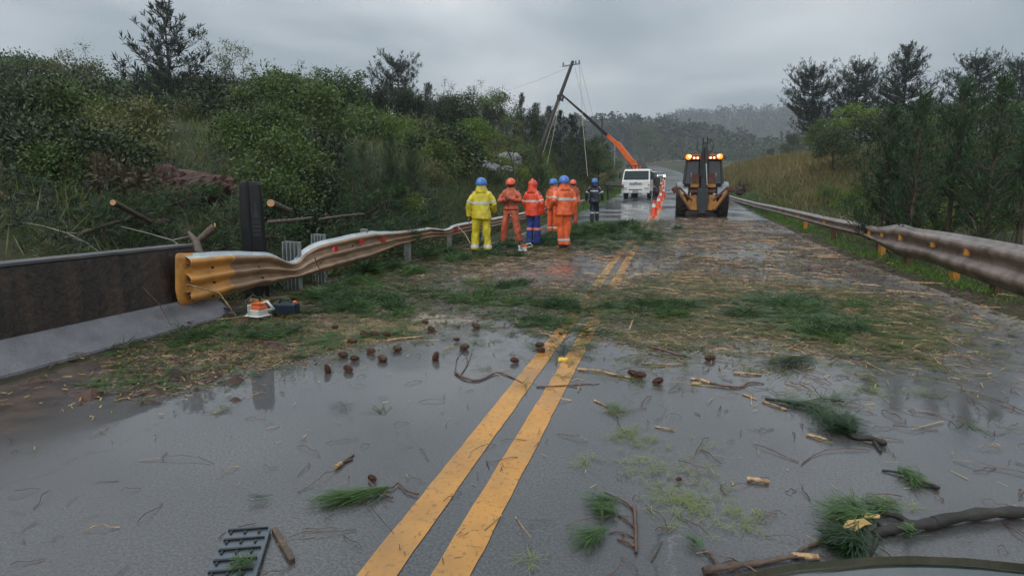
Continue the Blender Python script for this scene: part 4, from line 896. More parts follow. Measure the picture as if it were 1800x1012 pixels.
person(stand(898, 429), R(175), 'person in faded orange workwear and orange helmet facing the camera, hands together at the chest', 1.72, 'orange_dull', 'orange_dull', helm='orange_helmet', hood=False, face=True, jb=None, bulk=1.08, jh=.92,
       arms=dict(elL=(-.3, .06, 1.14), wrL=(-.05, .24, 1.22), elR=(.3, .06, 1.14), wrR=(.04, .24, 1.2)), legs=dict(ankL=(-.25, .06, .09), kneeL=(-.18, .05, .5), ankR=(.2, 0, .09), kneeR=(.16, .03, .5)))
person(stand(936, 433), R(-20), 'person in red orange hooded jacket and blue trousers, back turned', 1.68, 'red_rain', 'blue_cloth', head='hood', lb=(.44, .50), lbm='pink_band', jb=(1.16, 1.215), boots='boot_tall', bulk=1.08,
       arms=dict(elL=(-.27, .02, 1.14), wrL=(-.24, .16, .93), elR=(.29, -.03, 1.14), wrR=(.29, .06, .88)), legs=dict(ankL=(-.08, 0, .09), kneeL=(-.09, .02, .5), ankR=(.12, .06, .09)))
person(stand(990, 437), R(24), 'person in bright orange rain suit and blue helmet, back turned, nearest the fallen branches', 1.76, 'orange_rain', 'orange_rain', lb=(.2, .25), jb=(1.17, 1.23), bulk=1.1,
       arms=dict(elL=(-.27, -.1, 1.16), wrL=(-.3, .1, 1.0), elR=(.27, -.02, 1.14), wrR=(.26, .06, .86)), legs=dict(ankL=(-.04, 0, .09), kneeL=(-.07, .02, .5), ankR=(.07, .02, .09), kneeR=(.09, .03, .5)))
person(stand(972, 412), R(150), 'person in orange rain suit and blue helmet, mostly hidden behind the brightest orange suit', 1.72, 'orange_rain', 'orange_rain', lb=(.2, .25), bulk=1.08)
person(stand(1006, 396), R(205), 'farthest worker in orange, one arm raised to the face', 1.68, 'orange_dull', 'orange_dull', helm='orange_helmet', face=True, hood=False, jb=None,
       arms=dict(elR=(-.0, .25, 1.28) if False else (.36, .12, 1.28), wrR=(.2, .2, 1.5)))
person(stand(1044, 391), R(-4), 'person in dark navy rain suit and blue helmet walking away past the others', 1.72, 'navy', 'navy', lb=(.36, .42), jb=(1.24, 1.275), bulk=1.05,
       arms=dict(elL=(-.31, .0, 1.15), wrL=(-.34, .06, .88), elR=(.3, 0, 1.14), wrR=(.31, .05, .87)), legs=dict(ankL=(-.07, -.05, .09), kneeL=(-.08, .02, .5), ankR=(.1, .14, .12), kneeR=(.1, .1, .52)))

# ================================================================== CHAINSAWS AND GEAR
def chainsaw(loc, rz, label, s=1.0):
    root = empty('chainsaw', loc, rz, label, 'chainsaw'); root.scale = (s, s, s)
    mb = MB(); mb.hull([[(x, y, z) for x, y in [(-.11, -.08), (.08, -.09), (.1, .07), (-.1, .08)]] for z in (.02, .10)]); mb.build('engine_base', M['saw_white'], root, .015)
    mb = MB(); mb.hull([[(x*k, y*k, z) for x, y in [(-.11, -.07), (.02, -.08), (.02, .07), (-.11, .07)]] for z, k in ((.1, 1), (.17, .85))]); mb.build('engine_cover', M['saw_orange'], root, .015)
    MB().box((.06, 0, .12), (.08, .13, .05)).build('fuel_tank', M['saw_white'], root, .012)
    MB().tube([(-.1, -.07, .08), (-.2, -.06, .1), (-.25, 0, .12), (-.2, .03, .2), (-.1, 0, .17)], .014, 8).build('rear_handle', M['saw_white'], root)
    MB().tube([(.04, -.11, .05), (.05, -.11, .2), (.05, 0, .25), (.05, .1, .2), (.04, .11, .06)], .012, 8).build('front_handle', M['black'], root)
    mb = MB(); mb.prism([(.1, .04), (.5, .035), (.53, .055), (.5, .08), (.1, .09)], -.004, .004, 'Y'); mb.build('guide_bar', M['grey_dark'], root)
    return root
p = G0(452, 562, .0); chainsaw((p.x, p.y, .03), R(172), 'orange and white chainsaw on the ground under the torn rail', .95)
p = G(918, 444); chainsaw((p.x, p.y, p.z+.03), R(200), 'orange chainsaw lying on the branches between the workers', .95)
p = G0(503, 556); j = empty('fuel_can', (p.x, p.y, .02), R(10), 'dark blue plastic fuel can beside the near chainsaw', 'can')
MB().box((0, 0, .07), (.28, .14, .13)).build('can_body', M['navy_plastic'], j, .02); MB().tube([(-.07, 0, .13), (-.05, 0, .18), (.05, 0, .18), (.07, 0, .13)], .012, 6).build('handle', M['navy_plastic'], j); MB().lathe([(0, 0), (.02, 0), (.02, .03), (0, .03)], (.11, 0, .13)).build('cap', M['saw_orange'], j)
# ribbed slate panel on the asphalt, bottom left
A = G0(403, 937); Bq = G0(476, 933); Cq = G0(506, 1012); 
ax = (Bq-A); wdt = ax.length; ang = math.atan2(ax.y, ax.x); LEN = .34
tr_ = empty('plastic_grille', (A.x, A.y, .012), ang-.02, 'broken slate blue plastic grille lying on the asphalt in the bottom left corner', 'grille')
sk = -.1
def PT_(a, b_): return (a*wdt+b_*.02, -b_*LEN)
MB().hull([[(*PT_(a, b_), z) for a, b_ in ((0, 0), (1, 0), (1.18, 1), (.12, 1))] for z in (0, .012)]).build('panel', M['plastic_slate'], tr_, .003)
for k in range(5):
    b0 = .06+k*.2; mb = MB(); mb.hull([[(*PT_(a+.12*b_, b_), z) for a, b_ in ((.03, b0), (.97, b0-.02), (.97, b0+.0), (.03, b0+.035))] for z in (.0125, .02)]); mb.build('rib', M['black'], tr_)
    for a in (.12, .45, .78):
        mb = MB(); mb.hull([[(*PT_(a+d_+.12*b_, b_), z) for d_, b_ in ((-.02, b0+.03), (.03, b0+.03), (.03, b0+.09), (-.02, b0+.09))] for z in (.0125, .018)]); mb.build('rib', M['black'], tr_)
a0 = G0(483, 934); a1 = G0(514, 990)
br = MB(); dd_ = (a1-a0); nn = Vector((dd_.y, -dd_.x, 0)).normalized()*.011; br.hull([[a0-nn, a0+nn, a1+nn, a1-nn], [v+Vector((0, 0, .02)) for v in (a0-nn, a0+nn, a1+nn, a1-nn)]]); tag(br.build('trim_strip', M['bark'], None, .002), 'narrow brownish trim strip lying beside the slate blue grille', 'trim strip')

# ================================================================== VEHICLES
def wheel(root, c, r, w, lugs=0, rimm='grey_dark', axis='X', name='wheel', n=28):
    e = MB(); e.lathe([(r*.55, -w/2), (r*.92, -w/2), (r, -w*.38), (r, w*.38), (r*.92, w/2), (r*.55, w/2)], (0, 0, 0), axis, n); o = e.build(name, M['rubber'], root); o.location = c
    if lugs:
        t_ = MB()
        for k in range(lugs):
            q = 2*math.pi*k/lugs; 
            for sd in (-1, 1):
                q2 = q+(math.pi/lugs if sd > 0 else 0); cc_ = Vector((sd*w*.23, math.cos(q2)*r*1.01, math.sin(q2)*r*1.01)); rot = Matrix.Rotation(q2, 4, 'X')
                t_.box((0, 0, 0), (w*.5, r*.09, r*.1), 0, Matrix.Translation(cc_) @ rot @ Matrix.Rotation(sd*.5, 4, 'Y'))
        t_.build('tread', M['rubber'], o)
    rr_ = MB(); rr_.lathe([(0, -w*.3), (r*.3, -w*.34), (r*.56, -w*.4), (r*.58, w*.4), (r*.3, w*.34), (0, w*.3)], (0, 0, 0), axis, 18); rr_.build('rim', M[rimm], o)
    return o
# --- backhoe loader, rear toward the camera
p = G(1233, 381); bh = empty('backhoe_loader', p, R(-1), 'yellow and black backhoe loader seen from behind with lit roof lamps and folded boom', 'digger')
for s in (-1, 1):
    wheel(bh, (s*.90, .72, .72), .72, .46, 18, 'jcb_yellow'); wheel(bh, (s*.85, 3.0, .48), .48, .34, 14, 'jcb_yellow')
mb = MB(); mb.box((0, 1.7, .75), (.8, 3.2, .35)); mb.build('chassis', M['grey_dark'], bh, .03)
mb = MB(); mb.hull([[(-.45, 1.75, .9), (.45, 1.75, .9), (.4, 3.6, .85), (-.4, 3.6, .85)], [(-.45, 1.75, 1.6), (.45, 1.75, 1.6), (.38, 3.5, 1.4), (-.38, 3.5, 1.4)]]); mb.build('engine_hood', M['jcb_yellow'], bh, .04)
# cab: pillars, glass, roof
cabp = [(-.70, .15, 1.1), (.70, .15, 1.1), (.70, 1.65, 1.1), (-.70, 1.65, 1.1)]; cabm = [(-.82, .1, 1.45), (.82, .1, 1.45), (.78, 1.7, 1.45), (-.78, 1.7, 1.45)]; cabt = [(-.72, .32, 2.52), (.72, .32, 2.52), (.68, 1.5, 2.52), (-.68, 1.5, 2.52)]
MB().hull([[Vector(q)*1 for q in cabp], [Vector((q[0]*.97, q[1]+.02, q[2]-.02)) for q in cabm]]).build('cab_body', M['black'], bh, .02)
for i, (a, b_) in enumerate([(0, 1), (1, 2), (2, 3), (3, 0)]):
    ca, cb_ = Vector(cabm[a]), Vector(cabm[b_]); ta, tb = Vector(cabt[a]), Vector(cabt[b_]); nn = (cb_-ca).cross(ta-ca).normalized()
    if i == 0:
        mids = [.0, .36, .64, 1.0]
        for k in range(3):
            q = [ca.lerp(cb_, mids[k]+.01), ca.lerp(cb_, mids[k+1]-.01), ta.lerp(tb, mids[k+1]-.01), ta.lerp(tb, mids[k]+.01)]
            MB().hull([q, [x-nn*.015 for x in q]]).build('window', M['glass'], bh)
    else:
        q = [ca, cb_, tb, ta]; q = [x.lerp((ca+cb_+ta+tb)/4, .03) for x in q]; MB().hull([q, [x-nn*.015 for x in q]]).build('window', M['glass'], bh)
for a, b_ in zip(cabm, cabt): MB().tube([a, b_], [.06, .05], 6, smooth=False).build('pillar', M['black'], bh)
for f_ in (.36, .64): MB().tube([Vector(cabm[0]).lerp(Vector(cabm[1]), f_), Vector(cabt[0]).lerp(Vector(cabt[1]), f_)], .025, 5).build('pillar', M['black'], bh)
mb = MB(); mb.hull([[(x*k, .9+(y-.9)*k, z) for x, y in [(-.82, .2), (.82, .2), (.8, 1.62), (-.8, 1.62)]] for z, k in [(2.52, .97), (2.56, 1), (2.68, 1.0), (2.74, .9)]]); mb.build('roof', M['jcb_yellow'], bh, .02)
MB().box((0, .17, 2.60), (1.62, .06, .2)).build('lamp_bar', M['red_dark'], bh, .015)
for s in (-1, 1):
    MB().lathe([(0, .0), (.06, .01), (.065, .03), (.06, .09)], (s*.60, .055, 2.64), 'Y', 14).build('beacon', M['warm_lamp'], bh)
    MB().lathe([(0, .0), (.11, .015), (.12, .03), (.12, .06)], (s*.66, .075, 2.62), 'Y', 14).build('amber_lens', M['amber'], bh)
    for x in (.27, .42): MB().lathe([(0, 0), (.042, .01), (.046, .03), (.042, .09)], (s*x, .055, 2.57), 'Y', 12).build('work_lamp', M['warm_lamp'], bh)
    MB().box((s*.88, .25, 2.55), (.05, .05, .12)).build('mirror', M['black'], bh)
    # fender
    fd = MB(); out = []
    for k in range(9):
        q = R(20+k*17); out.append([(s*x, .72-math.cos(q)*.84, .72+math.sin(q)*.84-off_) for x, off_ in ((.62, 0), (1.10, .03), (1.10, .055), (.62, .025))])
    fd.hull(out, 0, False); fd.build('fender', M['fender'], bh)
    # stabiliser leg, folded up and outwards
    st = MB(); st.hull([[(s*x, y, z) for x, y, z in q] for q in ([(.42, -.42, .36), (.55, -.42, .32), (.55, -.22, .32), (.42, -.22, .36)], [(.98, -.42, 1.18), (1.1, -.42, 1.08), (1.1, -.22, 1.08), (.98, -.22, 1.18)])]); so = st.build('stabiliser', M['jcb_yellow'], bh, .015)
    MB().tube([(s*.45, -.3, .72), (s*1.02, -.3, 1.3)], .045, 8).build('cylinder', M['mud_rust'], so)
    MB().tube([(s*.52, -.44, .30), (s*1.14, -.44, 1.2)], .04, 6).build('side_bar', M['mud_rust'], so)
    pd = MB(); pd.hull([[(s*x, y, z) for x, y in ((-.16, -.2), (.12, -.2), (.15, .2), (-.16, .2))] for z in (-.12, .13)]); po = pd.build('foot', M['mud_rust'], so, .04); po.location = (s*1.17, -.32, 1.2); po.rotation_euler = (0, s*R(35), 0)
    MB().prism([(.20, .32), (.55, .32), (.60, .58), (.52, .9), (.30, .95), (.2, .8)] if s > 0 else [(-.20, .32), (-.55, .32), (-.60, .58), (-.52, .9), (-.30, .95), (-.2, .8)], -.3, -.05, 'Y').build('frame_plate', M['jcb_yellow'], bh, .02)
    MB().box((s*.35, -.12, 1.36), (.36, .2, .16)).build('yellow_block', M['jcb_yellow'], bh, .02)
    MB().prism([(s*.2, 1.45), (s*.48, 1.45), (s*.5, 1.7), (s*.42, 1.92), (s*.2, 1.8)], -.22, -.08, 'Y').build('bucket_side', M['mud_rust'], bh, .02)
    MB().tube([(s*.5, -.12, 1.42), (s*.52, -.12, 1.92)], .02, 6).build('grab_rail', M['chrome'], bh)
MB().hull([[(x*k, y, z) for x, y in ((-.26, -.4), (.26, -.4), (.26, .0), (-.26, .0))] for z, k in ((.2, .35), (.3, .8), (.75, 1), (1.25, .8))]).build('king_post', M['grey_dark'], bh, .03)
MB().box((0, -.05, 1.12), (1.1, .25, .14)).build('cross_beam', M['mud_rust'], bh, .02)
MB().hull([[(x*k+.02, y*k-.25, z) for x, y in ((-.1, -.14), (.1, -.14), (.12, .14), (-.12, .14))] for z, k in ((1.2, 1.1), (1.9, 1.3), (2.9, 1.15), (3.2, .8))]).build('boom', M['grey_dark'], bh, .02)
MB().hull([[(x*k-.12, y*k-.42, z) for x, y in ((-.05, -.1), (.05, -.1), (.05, .1), (-.05, .1))] for z, k in ((1.75, 1), (2.75, 1), (2.98, .5))]).build('dipper', M['black'], bh, .015)
MB().tube([(.15, -.46, 1.38), (.06, -.46, 2.35)], .028, 8).build('chrome_rod', M['chrome'], bh); MB().tube([(.06, -.46, 2.3), (.01, -.46, 3.0)], .055, 8).build('cylinder', M['grey_dark'], bh)
for s in (-1, 1): MB().box((s*.09, -.3, 3.15), (.05, .16, .5)).build('boom_link', M['black'], bh, .01)
MB().tube([(.1, -.35, 2.6), (.3, -.35, 2.85), (.36, -.35, 3.1), (.26, -.35, 3.3), (.12, -.35, 3.32)], .018, 6).build('hose', M['black'], bh)
MB().tube([(-.1, -.35, 2.7), (-.28, -.35, 2.85), (-.34, -.35, 3.05), (-.3, -.35, 3.15)], .015, 6).build('hose', M['black'], bh)
MB().tube([(.12, -.4, 3.1), (.22, -.4, 3.2), (.2, -.4, 3.32)], .014, 6).build('hose', M['black'], bh)
mb = MB(); mb.prism([(4.1, .25), (4.9, .18), (4.85, .3), (4.3, .95), (4.1, .95)], -1.1, 1.1, 'X'); mb.build('loader_bucket', M['mud_rust'], bh, .03)
for s in (-1, 1): MB().tube([(s*.55, 1.8, 1.35), (s*.55, 3.4, 1.0), (s*.55, 4.15, .55)], .08, 6).build('loader_arm', M['jcb_yellow'], bh)

# --- crane truck
p = G(1117, 349); TR = R(-7.0); tk = empty('crane_truck', p, TR, 'white flatbed truck with orange crane arm reaching to the leaning pole', 'truck')
# local frame: front toward -y
def cabsec(z, w, f, bk): return [(-w, f, z), (w, f, z), (w, bk, z), (-w, bk, z)]
mb = MB(); mb.hull([cabsec(.55, 1.0, -.02, 1.6), cabsec(.68, 1.02, -.06, 1.6), cabsec(1.25, 1.02, -.04, 1.6), cabsec(1.32, 1.0, .0, 1.6), cabsec(2.0, .94, .26, 1.58), cabsec(2.12, .88, .4, 1.5)]); mb.build('cab', M['white_paint'], tk, .035)
q = [Vector((-.9, -.012, 1.36)), Vector((.9, -.012, 1.36)), Vector((.85, .225, 1.97)), Vector((-.85, .225, 1.97))]; nn = Vector((0, -.03, .012)); MB().hull([[v+nn for v in q], [v-nn*.2 for v in q]]).build('windscreen', M['glass_tint'], tk)
for s in (-1, 1):
    q = [Vector((s*1.012, .2, 1.36)), Vector((s*1.012, 1.15, 1.36)), Vector((s*.945, 1.1, 1.98)), Vector((s*.945, .42, 1.98))]; nn = Vector((s*.012, 0, 0)); MB().hull([[v+nn for v in q], [v-nn*.5 for v in q]]).build('window', M['glass_tint'], tk)
    MB().box((s*.78, -.09, .72), (.3, .06, .2)).build('headlight', M['lamp_off'], tk, .02); MB().box((s*.93, -.08, .98), (.1, .05, .1)).build('indicator', M['amber' if False else 'saw_orange'], tk, .01)
    MB().box((s*1.18, .12, 1.65), (.14, .07, .42)).build('mirror', M['black'], tk, .02); MB().tube([(s*1.0, .15, 1.95), (s*1.16, .12, 1.8)], .015, 5).build('mirror_arm', M['black'], tk)
    wheel(tk, (s*.86, .85, .4), .4, .26); wheel(tk, (s*.84, 4.5, .42), .42, .44)
    MB().box((s*1.08, 3.2, 1.35), (.05, 3.0, .5)).build('side_board', M['grey_dark'], tk, .01)
    MB().box((s*1.02, 1.95, .35), (.14, .14, .75)).build('outrigger', M['black'], tk, .01)
    MB().box((s*1.02, 3.2, .7), (.08, 1.4, .35)).build('side_guard', M['grey_dark'], tk, .01)
MB().box((0, -.1, .5), (2.04, .12, .22)).build('bumper', M['white_paint'], tk, .02); MB().box((0, -.17, .5), (.42, .015, .13)).build('number_plate', M['steelgrey'], tk)
MB().box((0, -.075, 1.06), (.9, .03, .12)).build('grille', M['steelgrey'], tk, .01); MB().box((0, -.095, 1.15), (.14, .015, .05)).build('badge', M['grey_dark'], tk)
MB().box((0, -.16, .63), (.95, .03, .05)).build('intake', M['black'], tk)
for s in (-1, 1): MB().tube([(s*.5-.25, -.03, 1.4), (s*.5+.3, .06, 1.6)], .012, 4).build('wiper', M['black'], tk)
MB().box((0, 3.2, .62), (.8, 5.2, .2)).build('chassis', M['black'], tk); MB().box((0, 3.6, 1.05), (2.1, 4.0, .12)).build('flatbed', M['grey_dark'], tk, .01)
MB().box((0, 1.68, 1.4), (2.0, .08, 1.0)).build('headboard', M['grey_dark'], tk, .02)
MB().box((-.5, 1.45, 2.42), (1.0, .3, .07)).build('rack', M['grey_dark'], tk, .01)
for x in (-.9, -.6, -.3, -.05): MB().box((x, 1.45, 2.25), (.06, .2, .28)).build('rack_post', M['grey_dark'], tk)
Mi = (Matrix.Translation(p) @ Matrix.Rotation(TR, 4, 'Z')).inverted()
dep = (p-Vector((0, 0, EYE))).dot(_F)+2.0
def TL(u, v, d=None): return Mi @ D(u, v, d or dep)
base = TL(1121, 312); MB().hull([[(base.x+x*k, base.y+y*k, z) for x, y in ((-.3, -.3), (.3, -.3), (.3, .3), (-.3, .3))] for z, k in ((.9, 1), (1.9, .8), (2.5, .6))]).build('crane_column', M['crane_orange'], tk, .03)
def beam(a, b_, w0, w1, h0, h1, name, mt, bev=.02):
    d = (b_-a).normalized(); s = Vector((0, 1, 0)); up = d.cross(s).normalized(); s = up.cross(d).normalized()
    return MB().hull([[a+s*w0*i+up*h0*j for i, j in ((-1, -1), (1, -1), (1, 1), (-1, 1))], [b_+s*w1*i+up*h1*j for i, j in ((-1, -1), (1, -1), (1, 1), (-1, 1))]]).build(name, mt, tk, bev)
beam(TL(1122, 304), TL(1112, 284), .16, .17, .2, .22, 'boom_knuckle', M['crane_orange'])
beam(TL(1114, 289), TL(1085, 252), .15, .13, .20, .19, 'boom_section', M['crane_orange'])
beam(TL(1088, 256), TL(1067, 238), .11, .1, .15, .13, 'boom_section', M['crane_orange'])
beam(TL(1069, 240), TL(1026, 200), .09, .08, .13, .1, 'boom_extension', M['black']); beam(TL(1028, 202), TL(987, 166), .06, .05, .09, .06, 'boom_extension', M['black'])
MB().tube([TL(1116, 302), TL(1100, 277)], .06, 8).build('lift_cylinder', M['grey_dark'], tk)
beam(TL(1124, 284, dep+1), TL(1140, 318, dep-1), .2, .3, .25, .3, 'folded_jib', M['black']); beam(TL(1131, 292, dep+.5), TL(1143, 322, dep-.6), .18, .25, .2, .4, 'folded_jib', M['black'])
MB().tube([TL(990, 170), TL(988, 178)], .09, 8).build('winch_hook', M['black'], tk)

# --- leaning pole
pd_ = dep+.25
def W(u, v, d=None): return D(u, v, d or pd_)
a_, b_ = W(930, 316), W(1007, 108); lp = empty('utility_pole', a_, 0, 'dark leaning utility pole with crossarm, propped by the orange crane', 'pole')
L_ = lambda q: q-a_
MB().tube([L_(a_), L_(b_)], [.21, .12], 10).build('pole_shaft', M['pole'], lp)
MB().tube([L_(W(988, 117)), L_(W(1020, 112))], .055, 4, smooth=False).build('crossarm', M['steelgrey'], lp)
for u, v in ((990, 116), (1012, 113), (1018, 112)): 
    q = L_(W(u, v)); MB().lathe([(0, 0), (.05, .02), (.07, .1), (.04, .14), (.05, .2), (0, .24)], q+Vector((0, 0, .04)), 'Z', 8).build('insulator', M['concrete'], lp)
MB().box(L_(W(983, 172)), (.3, .3, .4)).build('clamp', M['black'], lp, .02)
def sag(a, b_, s, n=14): return [a.lerp(b_, i/n)-Vector((0, 0, s*4*(i/n)*(1-i/n))) for i in range(n+1)]
for nm, pts, r_, mt, lab in [('rope', [(1018, 116), (1022, 165), (1024, 215), (1033, 310)], .022, 'rope', 'pale rope hanging from the pole crossarm down to the navy suited worker'),
    ('cable', [(1010, 118), (1020, 160), (1031, 200)], .012, 'wire', 'thin cable from the leaning pole to the crane arm'),
    ('cable', [(1019, 114), (1029, 150), (1044, 212)], .012, 'wire', 'outermost thin cable right of the leaning pole'),
    ('guy_rope', [(983, 178), (968, 225), (944, 305)], .016, 'rope', 'pale guy rope slanting down left beside the leaning pole'),
    ('guy_rope', [(984, 180), (972, 240), (958, 305)], .016, 'rope', 'second pale guy rope just right of the leaning pole foot')]:
    tag(MB().tube([W(u, v, pd_-.3) for u, v in pts], r_, 5).build(nm, M[mt]), lab, nm.replace('_', ' '))
tag(MB().tube(sag(D(-60, 172, 24), D(760, 187, 47), .45, 24), .012, 4).build('power_line', M['wire']), 'thin pale power line sagging across the left wood', 'cable')
tag(MB().tube(sag(D(890, 160, 60), W(1004, 117), .1, 8), .009, 4).build('power_line', M['wire']), 'faint wire running left from the leaning pole crossarm', 'cable')
q = D(1057, 276, 92); u_ = empty('utility_pole', (q.x, q.y, ZT(q.x, q.y)), 0, 'thin upright dark pole behind the crane arm', 'pole'); hq = D(1057, 205, 92).z-ZT(q.x, q.y)
MB().tube([(0, 0, -.3), (0, 0, hq)], [.17, .12], 8).build('pole_shaft', M['pole'], u_); MB().box((0, 0, hq-.6), (1.4, .1, .1)).build('crossarm', M['pole'], u_)
q = D(1080, 290, 100); u_ = empty('utility_pole', (q.x, q.y, ZT(q.x, q.y)), 0, 'pale grey post behind the orange crane boom', 'pole'); hq = D(1080, 250, 100).z-ZT(q.x, q.y)
MB().tube([(0, 0, -.3), (0, 0, hq)], [.12, .1], 8).build('pole_shaft', M['steelgrey'], u_)

# --- cars
def car(loc, rz, label, paint, lights, van=False, name='car'):
    root = empty(name, loc, rz, label, 'van' if van else 'car'); hr = 1.75 if van else 1.42
    def sec(z, w, f, bk): return [(-w, f, z), (w, f, z), (w, bk, z), (-w, bk, z)]
    mb = MB(); mb.hull([sec(.25, .8, .08, 4.0), sec(.4, .86, 0, 4.1), sec(.7, .87, .02, 4.12), sec(.92, .82, .25, 4.05)]); mb.build('body', M[paint], root, .05)
    mb = MB(); mb.hull([sec(.92, .78, .95, 3.9), sec(hr, .6, 1.75, 3.3)]); mb.build('cabin', M['glass'], root, .04)
    mb = MB(); mb.hull([sec(hr-.02, .62, 1.7, 3.35), sec(hr+.04, .57, 1.85, 3.2)]); mb.build('roof', M[paint], root, .02)
    for s in (-1, 1):
        MB().lathe([(0, 0), (.12, .02), (.13, .1)], (s*.64, -.03, .66), 'Y', 12).build('headlight', M['head_lamp'] if lights else M['lamp_off'], root)
        for y in (.8, 3.3): wheel(root, (s*.76, y, .31), .31, .2)
        MB().box((s*.95, 1.2, .98), (.16, .08, .12)).build('mirror', M[paint], root, .02)
    MB().box((0, -.02, .5), (.7, .04, .14)).build('grille', M['black'], root); MB().box((0, -.045, .38), (.4, .01, .11)).build('number_plate', M['steelgrey'], root)
    return root
p = G(1161, 316); car(p, R(2), 'small silver car with headlights lit coming down the hill', 'silver_car', True)
p = G(1144, 331); car(p, R(3), 'white van half hidden behind the crane truck', 'white_paint', False, True, 'van')
# --- cones
def cone_():
    root = empty('traffic_cone'); mb = MB(); mb.hull([[(x*k, y*k, z) for x, y in ((-.2, -.2), (.2, -.2), (.2, .2), (-.2, .2))] for z, k in ((0, 1), (.03, .95))]); mb.build('foot', M['cone_orange'], root)
    prof = [(.15, .03), (.125, .2), (.098, .38), (.072, .54), (.045, .7), (.03, .76)]
    for k, (i, j, c) in enumerate([(0, 1, 'cone_orange'), (1, 2, 'cone_orange'), (2, 3, 'cone_white'), (3, 4, 'cone_orange'), (4, 5, 'black')]):
        MB().lathe([prof[i], prof[j]], (0, 0, 0), 'Z', 16).build('sleeve', M[c], root)
    return root
cn = cone_()
for i, ((u, v), lab) in enumerate(zip([(1149, 379), (1157, 366), (1161, 354), (1166, 345), (1165, 337), (1162, 330), (1158, 325), (1166, 322), (1151, 326), (1149, 313)],
    ['nearest orange and white traffic cone on the wet road', 'second traffic cone in the line up the hill', 'third traffic cone in the line up the hill', 'fourth traffic cone in the line, beside the centre line', 'fifth traffic cone in the line up the hill', 'sixth cone, below the lit car', 'seventh cone, beside the white van', 'cone directly under the lit headlights', 'cone standing beside the wheels of the white van', 'farthest cone, near the lit car'])):
    q = G(u, v); o = cn if i == 0 else copy_tree(cn); o.location = q; o.rotation_euler.z = i*.4; tag(o, lab, 'traffic cone', 'traffic cones along the centre line')
# railing left of the truck
q0, q1 = G(1068, 352), G(1094, 349); ra_ = empty('railing', q0, 0, 'low black rail on one post on the green verge left of the truck', 'railing')
MB().tube([(-.2, 0, 1.02), ((q1-q0).x, (q1-q0).y, 1.0)], .09, 6).build('rail_bar', M['black'], ra_); MB().tube([(0, 0, -.2), (0, 0, 1.02)], .07, 6).build('post', M['black'], ra_)

# --- bonnet of the car the road is seen over
rim = [(1235, 1030), (1300, 1010), (1345, 1000), (1395, 990), (1450, 985.5), (1530, 978), (1600, 976), (1700, 980), (1800, 990), (1900, 1010)]
rp = [G0(u, v, .93) for u, v in rim]
bn = empty('car', (0, 0, 0), 0, 'wet dark car bonnet whose rounded edge shows in the bottom right corner', 'car')
rows = []
for k, (sc_, dz_) in enumerate([(-.9, .05), (-.45, .045), (-.12, .02), (-.03, .004), (0, .0), (.012, -.02), (.02, -.08), (.025, -.3), (.0, -.6)]):
    rows.append([Vector((q.x+(.0 if k < 4 else 0), q.y+sc_, .93+dz_-.0*i)) for i, q in enumerate(rp)])
mb = MB()
n_ = len(rp); vs_ = [v for r_ in rows for v in r_]; fs_ = [(i*n_+j, i*n_+j+1, (i+1)*n_+j+1, (i+1)*n_+j) for i in range(len(rows)-1) for j in range(n_-1)]
mb.add(vs_, fs_, 0, None, True); mb.build('bonnet', M['car_dark'], bn)

mb = MB(); x0, x1 = rp[0].x+.03, rp[-1].x-.03; mb.box(((x0+x1)/2, -.25, .55), (x1-x0, 1.5, .62)); mb.build('wing', M['car_dark'], bn, .05)
wheel(bn, (x0+.14, -.1, .32), .32, .22)
# ================================================================== DEBRIS
def sample_poly(poly, n, rg, dens=None, soft=None):
    P = np.array(poly); lo, hi = P.min(0), P.max(0); out = np.zeros((0, 2))
    while len(out) < n:
        q = rg.uniform(lo, hi, (n*2, 2)); k = inpoly(q[:, 0], q[:, 1], poly)
        if dens is not None: k &= dens(q[:, 0], q[:, 1]) > rg.random(len(q))
        out = np.concatenate([out, q[k]])
    soft = (.22 if P[:, 1].mean() < 7.2 else .6) if soft is None else soft; out = out[:n]; out = out+rg.normal(0, soft, out.shape)*(rg.random((len(out), 1))**2)*2; out[:, 0] = np.maximum(out[:, 0], -4.72)
    return out
def zs(x, y):
    on = (x > xc(y)-LEFT) & (x < xc(y)+RIGHT); return np.where(on, zr(y), zt(x, y))
def fans(poly, n, k, L, w, h, seed, dens=None, spread=.35):
    rg = np.random.default_rng(seed); c = sample_poly(poly, n, rg, dens); a = rg.uniform(0, 2*np.pi, n)
    x = np.repeat(c[:, 0], k)+rg.normal(0, .012, n*k); y = np.repeat(c[:, 1], k)+rg.normal(0, .012, n*k); ang = np.repeat(a, k)+rg.normal(0, spread, n*k)
    z = zs(x, y)+.006+np.repeat(rg.random(n)**1.5*h, k)*rg.uniform(.5, 1, n*k)
    return flat_blades(np.stack([x, y, z], 1), ang, rg.uniform(.6, 1.2, n*k)*L, w, .06 if h > .03 else .03, rg)
def clump(s, lo, hi, o=0): return lambda x, y: np.clip((fbm(x, y, s, o)-lo)/(hi-lo), 0, 1)
def stuff(name, Vs, mt): return tag(link(name, quads_mesh(name, np.concatenate(Vs) if isinstance(Vs, list) else Vs, mt)), kind='stuff')
zA = poly_px([(560, 515), (700, 490), (860, 495), (1000, 505), (1160, 505), (1175, 545), (1140, 575), (1000, 572), (940, 590), (880, 560), (760, 552), (600, 560)])
zB = poly_px([(985, 392), (1165, 388), (1165, 440), (1090, 450), (1000, 445)])
zC = poly_px([(1040, 510), (1180, 480), (1400, 500), (1640, 540), (1640, 640), (1420, 628), (1230, 625), (1090, 600), (1030, 560)])
zC2 = poly_px([(1150, 385), (1290, 385), (1420, 430), (1640, 520), (1500, 520), (1180, 505), (1090, 500), (1130, 440)])
zD = poly_px([(1295, 512), (1400, 520), (1500, 575), (1480, 605), (1400, 600), (1330, 560)])
